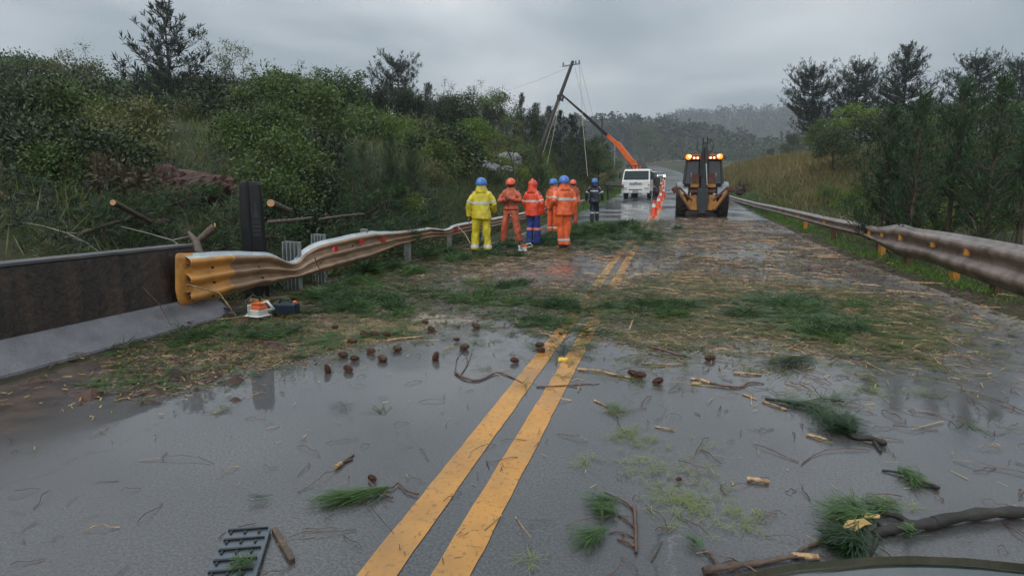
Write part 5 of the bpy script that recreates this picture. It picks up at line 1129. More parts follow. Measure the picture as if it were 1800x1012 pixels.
zL = poly_px([(470, 575), (500, 525), (640, 480), (800, 438), (1000, 428), (1000, 452), (840, 470), (720, 500), (600, 548), (520, 575)])
zM = poly_px([(195, 700), (195, 625), (330, 585), (430, 560), (530, 570), (520, 610), (430, 640), (330, 690)])
zN = poly_px([(380, 640), (420, 565), (560, 548), (700, 555), (760, 580), (680, 600), (560, 620), (470, 650)])
allroad = [(-4.5, 2.0), (4.0, 2.0), (4.1, 26), (-3.9, 26)]
near = [(-4.4, 1.2), (3.6, 1.2), (3.8, 6.5), (-4.4, 6.5)]
farz = [(-3.9, 8.5), (4.1, 8.5), (4.0, 24), (-3.8, 24)]
stuff('green_needle_litter', [fans(zA, 700, 11, .15, .0055, .04, 1, clump(.4, .52, .6, 1)), fans(zB, 1500, 9, .24, .013, .12, 2, clump(.8, .42, .58, 2)), fans(zD, 800, 11, .17, .006, .05, 3, clump(.6, .4, .6, 5)), fans(zL, 760, 10, .18, .007, .06, 4, clump(.4, .52, .6, 3)),
    fans(zM, 230, 10, .12, .005, .04, 5, clump(.4, .5, .62, 5)), fans(zN, 260, 10, .15, .006, .04, 6, clump(.5, .5, .62, 6))], M['needle_fresh'])
stuff('olive_needle_litter', [fans(zA, 600, 10, .15, .007, .04, 11, clump(.5, .45, .6, 7)), fans(zC, 3000, 9, .13, .006, .03, 12, clump(.8, .38, .58, 8), .8), fans(zC2, 1300, 8, .15, .009, .02, 13, clump(1.7, .5, .58, 9), .8), fans(zL, 560, 9, .2, .01, .06, 14, clump(.5, .45, .6, 1)), fans(zB, 900, 8, .25, .015, .12, 15),
    fans(farz, 1100, 7, .14, .008, .02, 16, clump(.9, .5, .65, 4), .8)], M['litter'])
def chips(poly, n, L, w, seed, dens=None, h=.012):
    rg = np.random.default_rng(seed); c = sample_poly(poly, n, rg, dens); z = zs(c[:, 0], c[:, 1])+.005+rg.random(n)*h
    return flat_blades(np.stack([c[:, 0], c[:, 1], z], 1), rg.uniform(0, 6.3, n), rg.uniform(.3, 1.5, n)*L, rg.uniform(.5, 1.5, n)*w, .02, rg)
stuff('straw_litter', [chips(zC, 17000, .09, .006, 21, clump(.6, .42, .58, 12)), chips(zC2, 5200, .12, .009, 22, clump(1.7, .49, .57, 13)), chips(zC, 800, .22, .014, 23), chips(zN, 15000, .02, .007, 24, clump(.5, .35, .55, 3)), chips(zM, 1500, .06, .012, 25),
    chips(zL, 2500, .1, .01, 26), chips(farz, 3200, .09, .009, 27, clump(1.7, .48, .6, 14)), chips(near, 260, .04, .004, 28)], M['straw'])
M['barkbit'] = leafmat('bark_bits', (.018, .01, .007), (.085, .045, .028), .1, .4, .7, 0)
stuff('bark_litter', [chips(farz, 3800, .08, .018, 31, clump(1.7, .5, .58, 15), .03), chips(zC, 3500, .07, .012, 32), chips(zC2, 1700, .10, .018, 33, clump(1.7, .5, .58, 13), .03), chips(zM, 1500, .04, .010, 34, None, .03), chips(zL, 3000, .1, .02, 35, None, .05), chips(near, 900, .03, .003, 36, clump(.9, .4, .6, 2)), chips(near, 140, .09, .004, 37), chips(zA, 3000, .08, .012, 38), chips(zN, 2600, .04, .012, 39)], M['barkbit'])
# loose light needle patches lying flat on the near asphalt
LP = []
for i, (u, v, s, n) in enumerate([(1100, 765, .09, 420), (1135, 777, .07, 200), (1128, 818, .1, 360), (1235, 832, .09, 160), (1025, 816, .07, 160), (1185, 882, .13, 620), (1215, 880, .08, 200), (1292, 908, .11, 420), (1235, 790, .07, 60), (1075, 722, .08, 260), (1060, 660, .1, 120), (1120, 672, .1, 160), (1160, 645, .14, 120), (1290, 640, .2, 260), (1370, 655, .12, 140), (1450, 640, .16, 260),
      (1340, 625, .3, 500), (1510, 655, .16, 260), (1535, 690, .1, 260), (1480, 685, .1, 120), (1590, 640, .15, 200), (1610, 690, .1, 160), (1205, 650, .15, 150), (1400, 700, .14, 200), (1455, 705, .12, 200), (1600, 880, .08, 60), (845, 575, .1, 200), (640, 578, .14, 400), (550, 620, .12, 200), (460, 625, .15, 260), (840, 600, .05, 60), (1090, 640, .12, 200), (930, 985, .03, 40), (1195, 800, .08, 50), (1250, 860, .1, 60)]):
    rg = np.random.default_rng(100+i); c = G0(u, v); m = max(6, n//11); cx = rg.normal(c.x, s*.55, m); cy = rg.normal(c.y, s*.7, m); a = rg.uniform(0, 6.3, m); k = 6
    x = np.repeat(cx, k)+rg.normal(0, .008, m*k); y = np.repeat(cy, k)+rg.normal(0, .008, m*k); LP.append(flat_blades(np.stack([x, y, .007+rg.random(m*k)*.012], 1), np.repeat(a, k)+rg.normal(0, .9, m*k), rg.uniform(.02, .07, m*k), .002, .05, rg))
stuff('pale_needle_litter', LP, M['needle_light'])
# soil crumbs on the left shoulder and along the far road
def crumbs(name, poly, n, s, seed, mt, dens=None, squash=.6):
    rg = np.random.default_rng(seed); c = sample_poly(poly, n, rg, dens); z = zs(c[:, 0], c[:, 1]); S = rg.gamma(2, s/2, n)
    base = np.array([[1, 0, 0], [0, 1, 0], [-1, 0, 0], [0, -1, 0], [0, 0, 1.]]); B = base[None]*rg.uniform(.5, 1.4, (n, 5, 1))*S[:, None, None]; B[:, :, 2] *= squash; q = rg.uniform(0, 6.3, n); ca, sa = np.cos(q)[:, None], np.sin(q)[:, None]
    xx = B[:, :, 0]*ca-B[:, :, 1]*sa; yy = B[:, :, 0]*sa+B[:, :, 1]*ca; Pt = np.stack([xx+c[:, :1], yy+c[:, 1:], B[:, :, 2]+z[:, None]-.002], -1)
    T = np.stack([Pt[:, [a, b, 4]] for a, b in ((0, 1), (1, 2), (2, 3), (3, 0))], 1).reshape(-1, 3, 3)
    return tag(link(name, quads_mesh(name, T, mt)), kind='stuff')
crumbs('soil_crumbs', zM, 1700, .02, 41, M['soil']); crumbs('gravel', zN, 2600, .012, 42, M['barkbit']); crumbs('gravel', farz, 1600, .016, 43, M['barkbit'], clump(1.7, .5, .6, 15))
crumbs('gravel', [(2.2, 7), (3.9, 7), (4.0, 24), (3.0, 24)], 3000, .018, 44, M['barkbit'])
# heap of cut pine twigs where the felled tops were dragged over the lane
def heap(name, u, v, rad, h, n, seed, mt, L=.22, w=.012):
    rg = np.random.default_rng(seed); c = G(u, v) if v < 440 else G0(u, v); k = 10
    m = max(5, n//45); bx_ = rg.normal(c.x, rad[0], m); by_ = rg.normal(c.y, rad[1], m); ba = rg.uniform(0, 6.3, m); bl_ = rg.uniform(.25, .8, m); w_ = rg.gamma(1.2, 1, m); bi = rg.choice(m, n, p=w_/w_.sum()); bs_ = rg.random(n)
    px_ = bx_[bi]+np.cos(ba[bi])*bl_[bi]*bs_+rg.normal(0, .05, n); py_ = by_[bi]+np.sin(ba[bi])*bl_[bi]*bs_+rg.normal(0, .05, n); f = np.exp(-((px_-c.x)/rad[0])**2/2-((py_-c.y)/rad[1])**2/2); pz = zs(px_, py_)+rg.random(n)*h*f
    P = np.stack([np.repeat(px_, k), np.repeat(py_, k), np.repeat(pz, k)], 1)+rg.normal(0, .02, (n*k, 3)); d0 = unit(rg.normal(size=(n, 3))*np.array([1, 1, .45])); Dd = np.repeat(d0, k, 0)+rg.normal(size=(n*k, 3))*.35; P[:, 2] = np.maximum(P[:, 2], zs(P[:, 0], P[:, 1])+.01)
    Dd[:, 2] = np.abs(Dd[:, 2])*.45; return blades(P, Dd, rg.uniform(.6, 1.2, n*k)*L, w, rg)
HP = [(1060, 415, (1.0, 1.6), .32, 1500), (1120, 402, (.7, 1.2), .25, 800), (1015, 425, (.8, 1.0), .22, 700), (880, 522, (.45, .25), .06, 420), (960, 540, (.4, .2), .06, 350), (1075, 540, (.5, .2), .07, 420), (930, 565, (.25, .12), .04, 160), (740, 530, (.5, .2), .07, 380), (640, 545, (.4, .2), .08, 380), (690, 478, (.5, .7), .16, 700), (570, 530, (.3, .3), .14, 450), (1400, 545, (.5, .22), .06, 420), (1440, 575, (.35, .15), .05, 260), (880, 438, (.8, .8), .1, 500), (760, 455, (.5, 1.0), .16, 600), (960, 425, (.6, .7), .12, 400), (440, 588, (.25, .12), .05, 160), (360, 590, (.2, .15), .05, 140), (620, 508, (.25, .5), .15, 400)]
stuff('cut_pine_foliage', [heap('x', u, v, r_, h_, int(n*.42), 200+i, None, .17 if v > 500 else .24, .006 if v > 500 else .012) for i, (u, v, r_, h_, n) in enumerate(HP)], M['needle'])
stuff('cut_pine_foliage', [heap('x', u, v, r_, h_*1.15, n//5, 300+i, None, .17 if v > 500 else .24, .006 if v > 500 else .012) for i, (u, v, r_, h_, n) in enumerate(HP)], M['needle_fresh'])

# pine cones
mb = MB(); ga = 2.39996
prof = [(0, -.045), (.018, -.042), (.03, -.025), (.033, -.005), (.027, .02), (.014, .042), (0, .05)]
mb.lathe(prof, (0, 0, 0), 'X', 10)
for k in range(70):
    t_ = (k+.5)/70; xx = -.042+.088*t_; r_ = np.interp(xx, [h for r, h in prof], [r for r, h in prof]); q = k*ga; c = Vector((xx, math.cos(q)*r_, math.sin(q)*r_)); n_ = Vector((.45, math.cos(q), math.sin(q))).normalized(); s_ = Vector((0, -math.sin(q), math.cos(q)))
    mb.add([c-s_*.008, c+s_*.008, c+n_*.015+s_*.006, c+n_*.015-s_*.006, c+Vector((.008, 0, 0))+n_*.003], [(0, 1, 2, 3), (1, 4, 2), (4, 0, 3), (3, 2, 4)], 1)
coneo = mb.build('pine_cone', [M['cone'], M['cone_scale']]); rr = random.Random(3)
CN = [(699, 617, 'pine cone lying alone, pointing right, near the middle of the left lane'), (652, 622, None), (604, 628, None), (623, 635, None), (576, 655, 'pine cone standing nearest the left shoulder puddle'), (612, 653, None), (673, 635, 'pine cone with a short twig at its right end'), (766, 633, 'upright pine cone left of the forked twig'), (817, 614, 'pine cone caught in the tips of the forked twig'), (904, 638, 'large pine cone just left of the yellow lines'),
      (951, 620, 'pine cone touching the left yellow line'), (948, 611, None), (620, 604, None), (641, 592, None), (659, 592, None), (679, 592, None), (748, 569, None), (758, 583, None), (837, 577, None), (589, 579, None), (803, 601, None), (985, 591, None), (1113, 662, 'pine cone at the end of the pale stripped stick'), (1124, 665, 'second pine cone at the end of the pale stripped stick'), (1157, 675, 'dark pine cone right of the stripped stick'), (1247, 634, 'pine cone at the edge of the straw litter'), (1193, 847, 'small pine cone above the near pale needle patch'), (654, 845, 'pine cone beside the green needle spray in the left lane')]
for i, (u, v, lab) in enumerate(CN):
    o = coneo if i == 0 else coneo.copy()
    if i: col.objects.link(o)
    q = G0(u, v); o.location = (q.x, q.y, .026 if v < 800 else .016); o.rotation_euler = (rr.uniform(0, 6), rr.uniform(-.3, .3) if i not in (7, 4) else -1.3, rr.uniform(-.5, .5) if i % 2 else rr.uniform(2.6, 3.6)); s_ = rr.uniform(.72, .98)*(.6 if v > 800 else 1)*(.6 if i in (26, 20, 21) else 1); o.scale = (s_*1.05, s_*.76, s_*.76)
    tag(o, lab or 'brown pine cone scattered on the wet left lane', 'pine cone', 'pine cones on the wet road')
# sticks and branches along the ground
def stick(name, label, cat, lines, mt, tips=None, lift=0.0, kids=()):
    root = None
    for k, (pts, r0, r1) in enumerate(lines):
        P = [(G0(u, v) if v > 440 else G(u, v)) for u, v in pts]; n = len(P); rs = [r0+(r1-r0)*i/(n-1) for i in range(n)]
        Pj = []
        for i in range(n):
            Pj.append(P[i]+Vector((0, 0, rs[i]*.9+lift+(.004 if 0 < i < n-1 else 0)*(i % 2))))
        r0 *= .8; rs = [q*.8 for q in rs]; mb = MB(); dens_ = densify([tuple(q)+(r_,) for q, r_ in zip(Pj, rs)], 3); mb.tube([q[:3] for q in dens_], [max(.0015, q[3]*(1+.18*math.sin(i*2.7))) for i, q in enumerate(dens_)], 7)
        if k == 0: root = mb.build(name, M[mt]); tag(root, label, cat)
        else: mb.build('twig', M[mt], root)
    for kn, pts, r_, km in kids:
        mb = MB(); P = [G0(u, v)+Vector((0, 0, r_+lift+.003)) for u, v in pts]; mb.tube(P, r_, 7); mb.build(kn, M[km], root)
    return root
def spray(u, v, u2, v2, n, seed, mt='needle_fresh', w=.0035, spread=.28, root=None, label=None, name='needle_spray', h=.03, lm=1.0):
    w *= .85; n = int(n*.62); spread *= 1.6
    a = G0(u, v); b_ = G0(u2, v2); d = b_-a; L = d.length; rg = np.random.default_rng(seed); s = rg.random(n)*.6; ang = math.atan2(d.y, d.x)+rg.normal(0, spread, n)
    P = np.stack([a.x+d.x*s, a.y+d.y*s, .01+rg.random(n)*h], 1)
    me = quads_mesh('needles', flat_blades(P, ang, L*rg.uniform(.35, .75, n)*lm, w, .08, rg), M[mt])
    if root is not None: return link('needles', me, root)
    o = link(name, me); return tag(o, label, 'pine sprig')
t1 = stick('forked_twig', 'reddish forked twig curving up to the left yellow line', 'twig', [([(800, 656), (815, 666), (842, 670), (872, 657), (895, 662), (918, 674)], .012, .006), ([(801, 657), (803, 632), (817, 616)], .006, .003), ([(808, 662), (822, 640), (818, 622)], .006, .003), ([(822, 640), (829, 622), (826, 608)], .004, .002)], 'twig')
spray(826, 628, 834, 598, 26, 5, root=t1, w=.003); spray(812, 622, 800, 604, 22, 6, root=t1, w=.003)
stick('twig', 'thin dark straight twig lying across both yellow lines', 'twig', [([(943, 681), (985, 680), (1020, 676), (1053, 675)], .007, .003), ([(1000, 679), (1022, 684)], .004, .002)], 'twig')
stick('stripped_stick', 'long pale stripped stick ending at two pine cones', 'stick', [([(1016, 651), (1050, 654), (1085, 661), (1108, 665)], .013, .008)], 'peeled')
stick('branch', 'brown bare branch slanting across the right lane below the straw', 'branch', [([(1143, 612), (1165, 618), (1190, 625), (1216, 628)], .016, .01), ([(1140, 622), (1190, 630)], .006, .004)], 'twig')
stick('stripped_stick', 'thin pale stick with upturned left end in the right lane', 'stick', [([(1130, 640), (1160, 641), (1205, 642)], .008, .004), ([(1128, 640), (1136, 630), (1134, 624)], .006, .004)], 'peeled')
stick('branch', 'dark crooked branch with pale broken left end', 'branch', [([(1245, 675), (1270, 680), (1300, 682), (1318, 674), (1343, 675)], .013, .006)], 'twig', kids=[('broken_end', [(1214, 669), (1232, 670), (1248, 676)], .011, 'peeled'), ('broken_end', [(1216, 675), (1234, 676)], .007, 'peeled')])
stick('stripped_stick', 'short pale stick above the dark crooked branch', 'stick', [([(1289, 657), (1312, 659), (1338, 660)], .011, .009)], 'peeled')
stick('stripped_stick', 'pale stick leading to the mossy branch', 'stick', [([(1340, 707), (1360, 714), (1384, 722)], .009, .007)], 'peeled')
stick('stripped_stick', 'pale splintered stick at the left end of the mossy branch', 'stick', [([(1306, 694), (1330, 703)], .008, .005), ([(1320, 697), (1321, 712)], .007, .004)], 'peeled')
t2 = stick('mossy_branch', 'dark green mossy branch ending in a thick needle tuft, right lane', 'branch', [([(1345, 703), (1400, 714), (1450, 728), (1480, 745), (1500, 772), (1530, 776), (1556, 786)], .012, .02), ([(1535, 777), (1548, 796)], .014, .008), ([(1395, 713), (1440, 702), (1484, 706)], .006, .003)], 'bark_dark')
for i, (a, b_, n) in enumerate([((1360, 706), (1430, 722), 150), ((1400, 710), (1470, 732), 200), ((1440, 712), (1490, 700), 90), ((1472, 765), (1480, 742), 420), ((1460, 768), (1470, 745), 260), ((1492, 772), (1486, 748), 300), ((1430, 722), (1480, 750), 160)]):
    spray(*a, *b_, n, 60+i, 'needle', .004, .5, root=t2, h=.07 if i in (3, 4, 5) else .03)
stick('stripped_stick', 'pale stick poking from the left of the needle tuft', 'stick', [([(1418, 766), (1440, 772), (1452, 774)], .010, .008)], 'peeled')
t3 = stick('stripped_stick', 'small pale stick with fresh needles right of the yellow lines', 'stick', [([(1045, 705), (1068, 716)], .008, .005)], 'peeled'); spray(1062, 716, 1108, 728, 90, 70, root=t3, spread=.5)
stick('stripped_stick', 'tiny pale stick lying alone in the middle of the right lane', 'stick', [([(1152, 751), (1170, 755), (1186, 758)], .006, .005)], 'peeled')
stick('stripped_stick', 'short thick peeled stick alone in the right lane foreground', 'stick', [([(1313, 845), (1332, 848), (1352, 850)], .013, .012)], 'peeled')
stick('bark_piece', 'reddish bark piece with pale tip in the left lane', 'bark', [([(590, 824), (605, 814), (622, 800)], .011, .006), ([(605, 814), (620, 808)], .009, .006)], 'twig', kids=[('broken_end', [(590, 825), (600, 818)], .011, 'peeled')])
t4 = stick('pine_branch', 'small broken pine branch with two green sprays beside the right yellow line', 'branch', [([(1115, 895), (1117, 930), (1118, 974)], .011, .009), ([(1115, 897), (1095, 882), (1062, 865)], .008, .003), ([(1115, 928), (1100, 915), (1085, 906)], .006, .004), ([(1115, 962), (1100, 954), (1085, 948)], .007, .004), ([(1115, 945), (1090, 936), (1070, 938)], .005, .003)], 'twig')
for i, (a, b_, n) in enumerate([((1095, 892), (1030, 882), 150), ((1085, 905), (1040, 890), 110), ((1090, 915), (1045, 900), 110), ((1075, 938), (1006, 950), 120), ((1070, 938), (1020, 968), 90), ((1060, 925), (1055, 900), 50)]): spray(*a, *b_, n, 80+i, root=t4, spread=.22, w=.003)
t5 = stick('pine_branch', 'thick peeled branch at the bottom edge reaching toward the dark bonnet', 'branch', [([(1236, 1010), (1290, 1002), (1340, 993), (1392, 984), (1440, 984)], .018, .010), ([(1392, 984), (1410, 970), (1440, 955), (1488, 930), (1512, 914)], .010, .007), ([(1262, 998), (1250, 980), (1235, 968)], .009, .005), ([(1440, 955), (1452, 935), (1475, 920)], .006, .003)], 'bark', kids=[('peeled_end', [(1392, 982), (1415, 983), (1438, 985)], .012, 'peeled'), ('peeled_end', [(1488, 930), (1512, 914)], .008, 'peeled')])
spray(1238, 972, 1205, 950, 60, 90, root=t5)
t6 = stick('pine_branch', 'big broken pine branch with needles and dead leaves in the bottom right', 'branch', [([(1640, 930), (1600, 936), (1560, 940), (1535, 946)], .03, .022), ([(1548, 936), (1540, 955), (1530, 976)], .011, .007), ([(1550, 938), (1548, 926), (1520, 905), (1490, 885)], .009, .004), ([(1600, 930), (1580, 915), (1545, 905)], .02, .012), ([(1640, 928), (1720, 915), (1800, 910)], .03, .03)], 'bark_dark')
for i, (a, b_, n) in enumerate([((1530, 925), (1440, 905), 220), ((1530, 920), (1466, 888), 200), ((1540, 930), (1470, 925), 240), ((1500, 960), (1440, 950), 260), ((1520, 975), (1450, 965), 260), ((1560, 905), (1510, 900), 160), ((1510, 940), (1480, 980), 260), ((1590, 912), (1540, 895), 120), ((1610, 960), (1590, 940), 50)]): spray(*a, *b_, n, 110+i, 'needle' if i in (3, 4, 6) else 'needle_fresh', .0045, .4, root=t6, h=.06)
mb = MB(); c = G0(1500, 945)+Vector((0, 0, .06)); mb.hull([[c+Vector((x, y, z+.01*math.sin(x*40))) for x, y in ((-.05, -.03), (-.01, -.05), (.03, -.02), (.06, .0), (.04, .03), (-.02, .03))] for z in (0, .003)]); mb.build('dead_leaf', M['yellow_leaf'], t6)
mb = MB(); c = G0(1523, 930)+Vector((0, 0, .06)); mb.hull([[c+Vector((x, y, z)) for x, y in ((-.02, -.02), (.04, -.01), (.05, .015), (.0, .02))] for z in (0, .003)]); mb.build('dead_leaf', M['yellow_leaf'], t6)
t7 = stick('pine_branch', 'small dark fir sprig at the right edge of the road foreground', 'branch', [([(1550, 828), (1580, 834), (1616, 848), (1650, 862)], .006, .014)], 'bark_dark')
spray(1575, 832, 1620, 845, 180, 130, root=t7, spread=.5); spray(1585, 838, 1630, 862, 120, 131, root=t7, spread=.5)
t8 = spray(690, 865, 560, 888, 330, 140, label='large green needle spray lying in the left lane', w=.004, spread=.17, lm=.9)
mb = MB(); mb.tube([G0(u, v)+Vector((0, 0, .012)) for u, v in ((655, 862), (690, 860), (700, 852), (715, 866), (735, 872))], .005, 6); mb.build('stem', M['twig'], t8); mb = MB(); mb.tube([G0(u, v)+Vector((0, 0, .012)) for u, v in ((650, 850), (662, 866), (690, 878))], .005, 6); mb.build('stem', M['twig'], t8)
t8.name = 'needle_spray'
spray(612, 722, 585, 714, 60, 141, 'needle', label='small dark needle tuft lying alone in the left lane', spread=.7, w=.003)
spray(432, 884, 470, 882, 40, 142, 'needle', label='short flat needle sprig near the lower left', spread=.25)
spray(990, 628, 992, 604, 160, 143, 'needle', label='dark needle tuft between the two yellow lines', spread=.7, w=.005, h=.06)
t9 = spray(1436, 636, 1350, 644, 260, 144, 'needle', label='large dark green needle fan below the straw on the right lane', spread=.22, w=.006, h=.06)
spray(1010, 605, 1045, 612, 60, 145, 'needle_fresh', label='thin green needle sprig on the right yellow line', spread=.3, w=.005)
spray(540, 632, 500, 628, 90, 146, 'needle', label='needle tuft on the left shoulder below the chainsaw', spread=.5, w=.006)
spray(445, 1008, 405, 1004, 160, 147, 'needle_fresh', label='fresh needle tuft against the slate blue grille', spread=.6, w=.004, h=.05)
stick('stripped_stick', 'pale stick standing out at the edge of the green litter', 'stick', [([(1106, 582), (1112, 566), (1121, 548)], .014, .008)], 'peeled')
stick('stripped_stick', 'long yellow stick on the shoulder in front of the pine cones', 'stick', [([(680, 601), (700, 598), (745, 592)], .014, .010)], 'peeled')
stick('branch', 'pale bent branch piece near the right shoulder', 'branch', [([(1445, 451), (1450, 458), (1466, 464)], .04, .02)], 'peeled')
stick('branch', 'long pale stick at the right edge beside the straw', 'stick', [([(1555, 512), (1600, 515), (1660, 522)], .016, .012)], 'peeled')
stick('branch', 'dark bare branch on the right shoulder', 'branch', [([(1495, 488), (1530, 494), (1580, 499)], .022, .010), ([(1500, 492), (1515, 482)], .012, .006)], 'bark_dark')
st_ = MB(); st_.box((0, 0, .012), (.09, .06, .024), taper=.8); st_ = st_.build('road_stud', M['stud'], None, .003); q = G0(990, 634); st_.location = (q.x, q.y, 0.0); tag(st_, 'small yellow road stud between the two yellow lines', 'road stud')
# broken sticks strewn over the far litter
protos = []
for k in range(6):
    L = [.35, .5, .28, .42, .6, .22][k]; mb = MB(); mb.tube([(-L/2, 0, 0), (-L/6, .03*(-1)**k, .006), (L/6, -.02, .004), (L/2, .02, 0)], [.009, .010, .007, .003], 5, smooth=False); protos.append(mb.build('broken_stick', [M['twig'], M['peeled'], M['bark'], M['peeled'], M['twig'], M['peeled']][k]))
rr = random.Random(9); cnt = [0]*6
for i in range(190):
    k = rr.randrange(6); o = protos[k] if cnt[k] == 0 else protos[k].copy()
    if cnt[k]: col.objects.link(o)
    cnt[k] += 1
    while True:
        y = rr.uniform(5.6, 22); x = rr.uniform(-3.6, 4.0)
        if y > 8.5 or x > .6: break
    o.location = (x, y, float(zr(y))+.02); o.rotation_euler = (0, 0, rr.gauss(0, .5)+math.pi*(rr.random() < .5)); s_ = rr.uniform(.5, 1.1)*(1.25 if y > 12 else 1); o.scale = (s_,)*3
    pale = k in (1, 3, 5); tag(o, 'short pale splintered stick strewn among the road litter' if pale else 'short dark bark covered stick strewn among the road litter', 'stick', 'pale broken sticks in the litter' if pale else 'dark broken sticks in the litter')

# ================================================================== LEFT ROADSIDE: felled tops, logs, rocks, soil
def lay(proto, x, y, rz, tiltv, s, label, cat='fallen tree', dz=.15):
    o = copy_tree(proto); o.location = (x, y, ZT(x, y)+dz); o.rotation_mode = 'XYZ'; o.rotation_euler = (0, tiltv, rz); o.scale = (s,)*3; o.name = 'fallen_pine_top'; tag(o, label, cat, 'felled pine tops behind the left guardrail'); return o
for u, y, rz, tl, s, lab in [(610, 10.5, .3, 1.25, .75, 'felled pine top lying behind the dip in the rail'), (690, 13.5, 2.2, .35, .62, 'leaning dark pine top with a curved stem behind the rail'), (725, 14.5, 2.8, .8, .7, 'bluish felled pine top right of the curved stem'),
        (560, 9.2, 2.9, 1.3, .6, 'felled pine top just right of the black post'), (390, 8.2, .2, 1.35, .6, 'felled pine top left of the black post'), (300, 8.0, 2.7, 1.3, .6, 'dark felled branches heaped over the concrete barrier'),
        (220, 7.4, .5, 1.25, .6, 'felled pine top at the left edge of the view'), (640, 12.5, -.4, 1.2, .8, 'felled pine top under the leaning curved stem'), (770, 19, 2.6, 1.25, .6, 'felled pine top behind the yellow suited worker'), (90, 7.5, 2.9, 1.2, .7, 'felled pine top far left behind the barrier'), (480, 10, 2.0, 1.1, .6, 'felled pine top behind the black post')]:
    x, _ = at_depth(u, y); x = min(x-1.0, -6.6); lay(YP if tl > 1 else YP2, x, y, rz, tl, s*.85, lab)
def log(u, v, y, L, r_, rz, label, tilt_=0.0, pale=False):
    p_ = D(u, v, y); g = Vector((p_.x, p_.y, max(p_.z, ZT(p_.x, p_.y)+r_*.5))); root = empty('cut_log', g, rz, label, 'log')
    a = Vector((0, 0, 0)); b2 = Vector((0, L*math.cos(tilt_), -L*math.sin(tilt_))); MB().tube([a, b2], [r_, r_*.85], 14).build('bark', M['bark'], root)
    MB().tube([a+Vector((0, -.012, 0)), a], [r_*.9, r_*.92], 14, smooth=False).build('cut_face', M['cutwood'], root); return root
log(476, 357, 9.3, 1.6, .062, R(25), 'log with round orange cut face right of the black post', .1)
log(272, 441, 7.0, 1.2, .055, R(60), 'log with bright cut face resting on the barrier top', .25)
log(377, 398, 7.4, 1.0, .045, R(130), 'short log pointing up with orange cut end left of the black post', .75)
log(199, 356, 8.0, 1.0, .04, R(20), 'cut log end at the far left among the brush', .3)
tag(MB().tube([D(560, 386, 9.8), D(600, 380, 10.1), (D(640, 376, 10.5))], [.022, .022, .018], 8).build('fallen_log', M['bark']), 'grey fallen trunk lying level behind the rail dip', 'log')
tag(MB().tube([D(470, 391, 8.6), D(520, 387, 8.9), D(548, 383, 9.3)], [.03, .028, .02], 8).build('fallen_log', M['bark']), 'thin brown pole lying just right of the black post', 'log')
tag(MB().tube([D(352, 452, 6.7), D(345, 425, 6.9), D(332, 408, 7.1)], [.05, .04, .02], 6).build('broken_stump', M['bark']), 'broken branch stub rising behind the barrier end', 'stump')
tag(MB().tube([PX(250, 505, -4.8), PX(280, 535, -4.72), PX(300, 570, -4.66), PX(312, 592, -4.5)], [.006, .005, .004, .003], 6).build('thin_twig', M['twig']), 'thin twig leaning against the sloping foot of the barrier', 'twig')
tag(MB().tube([PX(553, 452, -4.78), PX(560, 470, -4.74), PX(574, 490, -4.7), PX(578, 505, -4.8)], [.008, .007, .005, .004], 6).build('thin_twig', M['twig']), 'dark curved twig hanging over the buckled rail', 'twig')
tag(MB().tube([PX(803, 396, -4.7), PX(818, 412, -4.5), PX(827, 428, -4.3)], [.014, .012, .01], 6).build('thin_branch', M['bark_pale']), 'pale stripped branch leaning on the rail left of the yellow suit', 'branch')
tag(MB().tube([PX(328, 500, -4.82), PX(385, 515, -4.78), PX(415, 555, -4.6)], [.01, .01, .008], 6).build('thin_twig', M['peeled']), 'pale stick slanting off the end of the sloping foot', 'twig')
q0 = G0(415, 552, 0); tag(MB().box((q0.x+.05, q0.y+.35, .1), (.25, .05, .035), rot=(0, .1, .2)).build('cut_plank', M['peeled'], None, .004), 'short pale plank under the torn rail beside the black post', 'plank')
def rocky(name, sx, sy, sz, seed, mt, parent=None, sub=3):
    bm = bmesh.new(); bmesh.ops.create_icosphere(bm, subdivisions=sub, radius=1)
    for v in bm.verts:
        p_ = v.co; n = mnoise.noise(p_*1.2+Vector((seed, 0, 0)))*.35+mnoise.noise(p_*3+Vector((0, seed, 0)))*.14; v.co = Vector((p_.x*sx, p_.y*sy, p_.z*sz))*(1+n)
    me = bpy.data.meshes.new(name); bm.to_mesh(me); bm.free(); me.materials.append(M[mt]); return link(name, me, parent)
for i, (u, v, sx, sz, lab) in enumerate([(853, 300, .62, .3, 'flat grey boulder, leftmost of the three on the bank'), (893, 292, .7, .42, 'biggest grey boulder on the bank above the orange helmet'), (884, 304, .5, .22, 'low grey boulder under the biggest one'), (757, 304, .36, .26, 'grey slab of rock poking out of the bank left of the workers')]):
    p_ = G(u, v); k_ = (p_-Vector((0, 0, EYE))).dot(_F)/27; o = rocky('boulder', sx*k_, .5*k_, sz*k_, i*3.1+1, 'rock'); o.location = p_+Vector((0, 0, sz*k_*.45)); o.rotation_euler = (0, .15*(-1)**i, i); tag(o, lab, 'boulder')
for i, (u, v, sx, sy, sz, mt, lab) in enumerate([(350, 352, .95, .9, .42, 'redsoil', 'reddish torn earth mound below the thicket, left of the black post'), (300, 348, .45, .5, .5, 'redsoil', 'dark red upturned root clump at the left of the earth mound'), (245, 392, .6, .5, .22, 'soil', 'brown earth hump under moss at the left')]):
    p_ = G(u, v); k_ = (p_-Vector((0, 0, EYE))).dot(_F)/14; o = rocky('earth_mound', sx*k_*1.2, sy*k_, sz*k_*1.25, i*5.3+40, mt, sub=5); me_ = o.data
    for v_ in me_.vertices: v_.co *= 1+.16*mnoise.noise(v_.co*4.5/k_)+.1*mnoise.noise(v_.co*11/k_)
    o.location = p_+Vector((0, 0, sz*k_*.2)); tag(o, lab, 'earth mound')
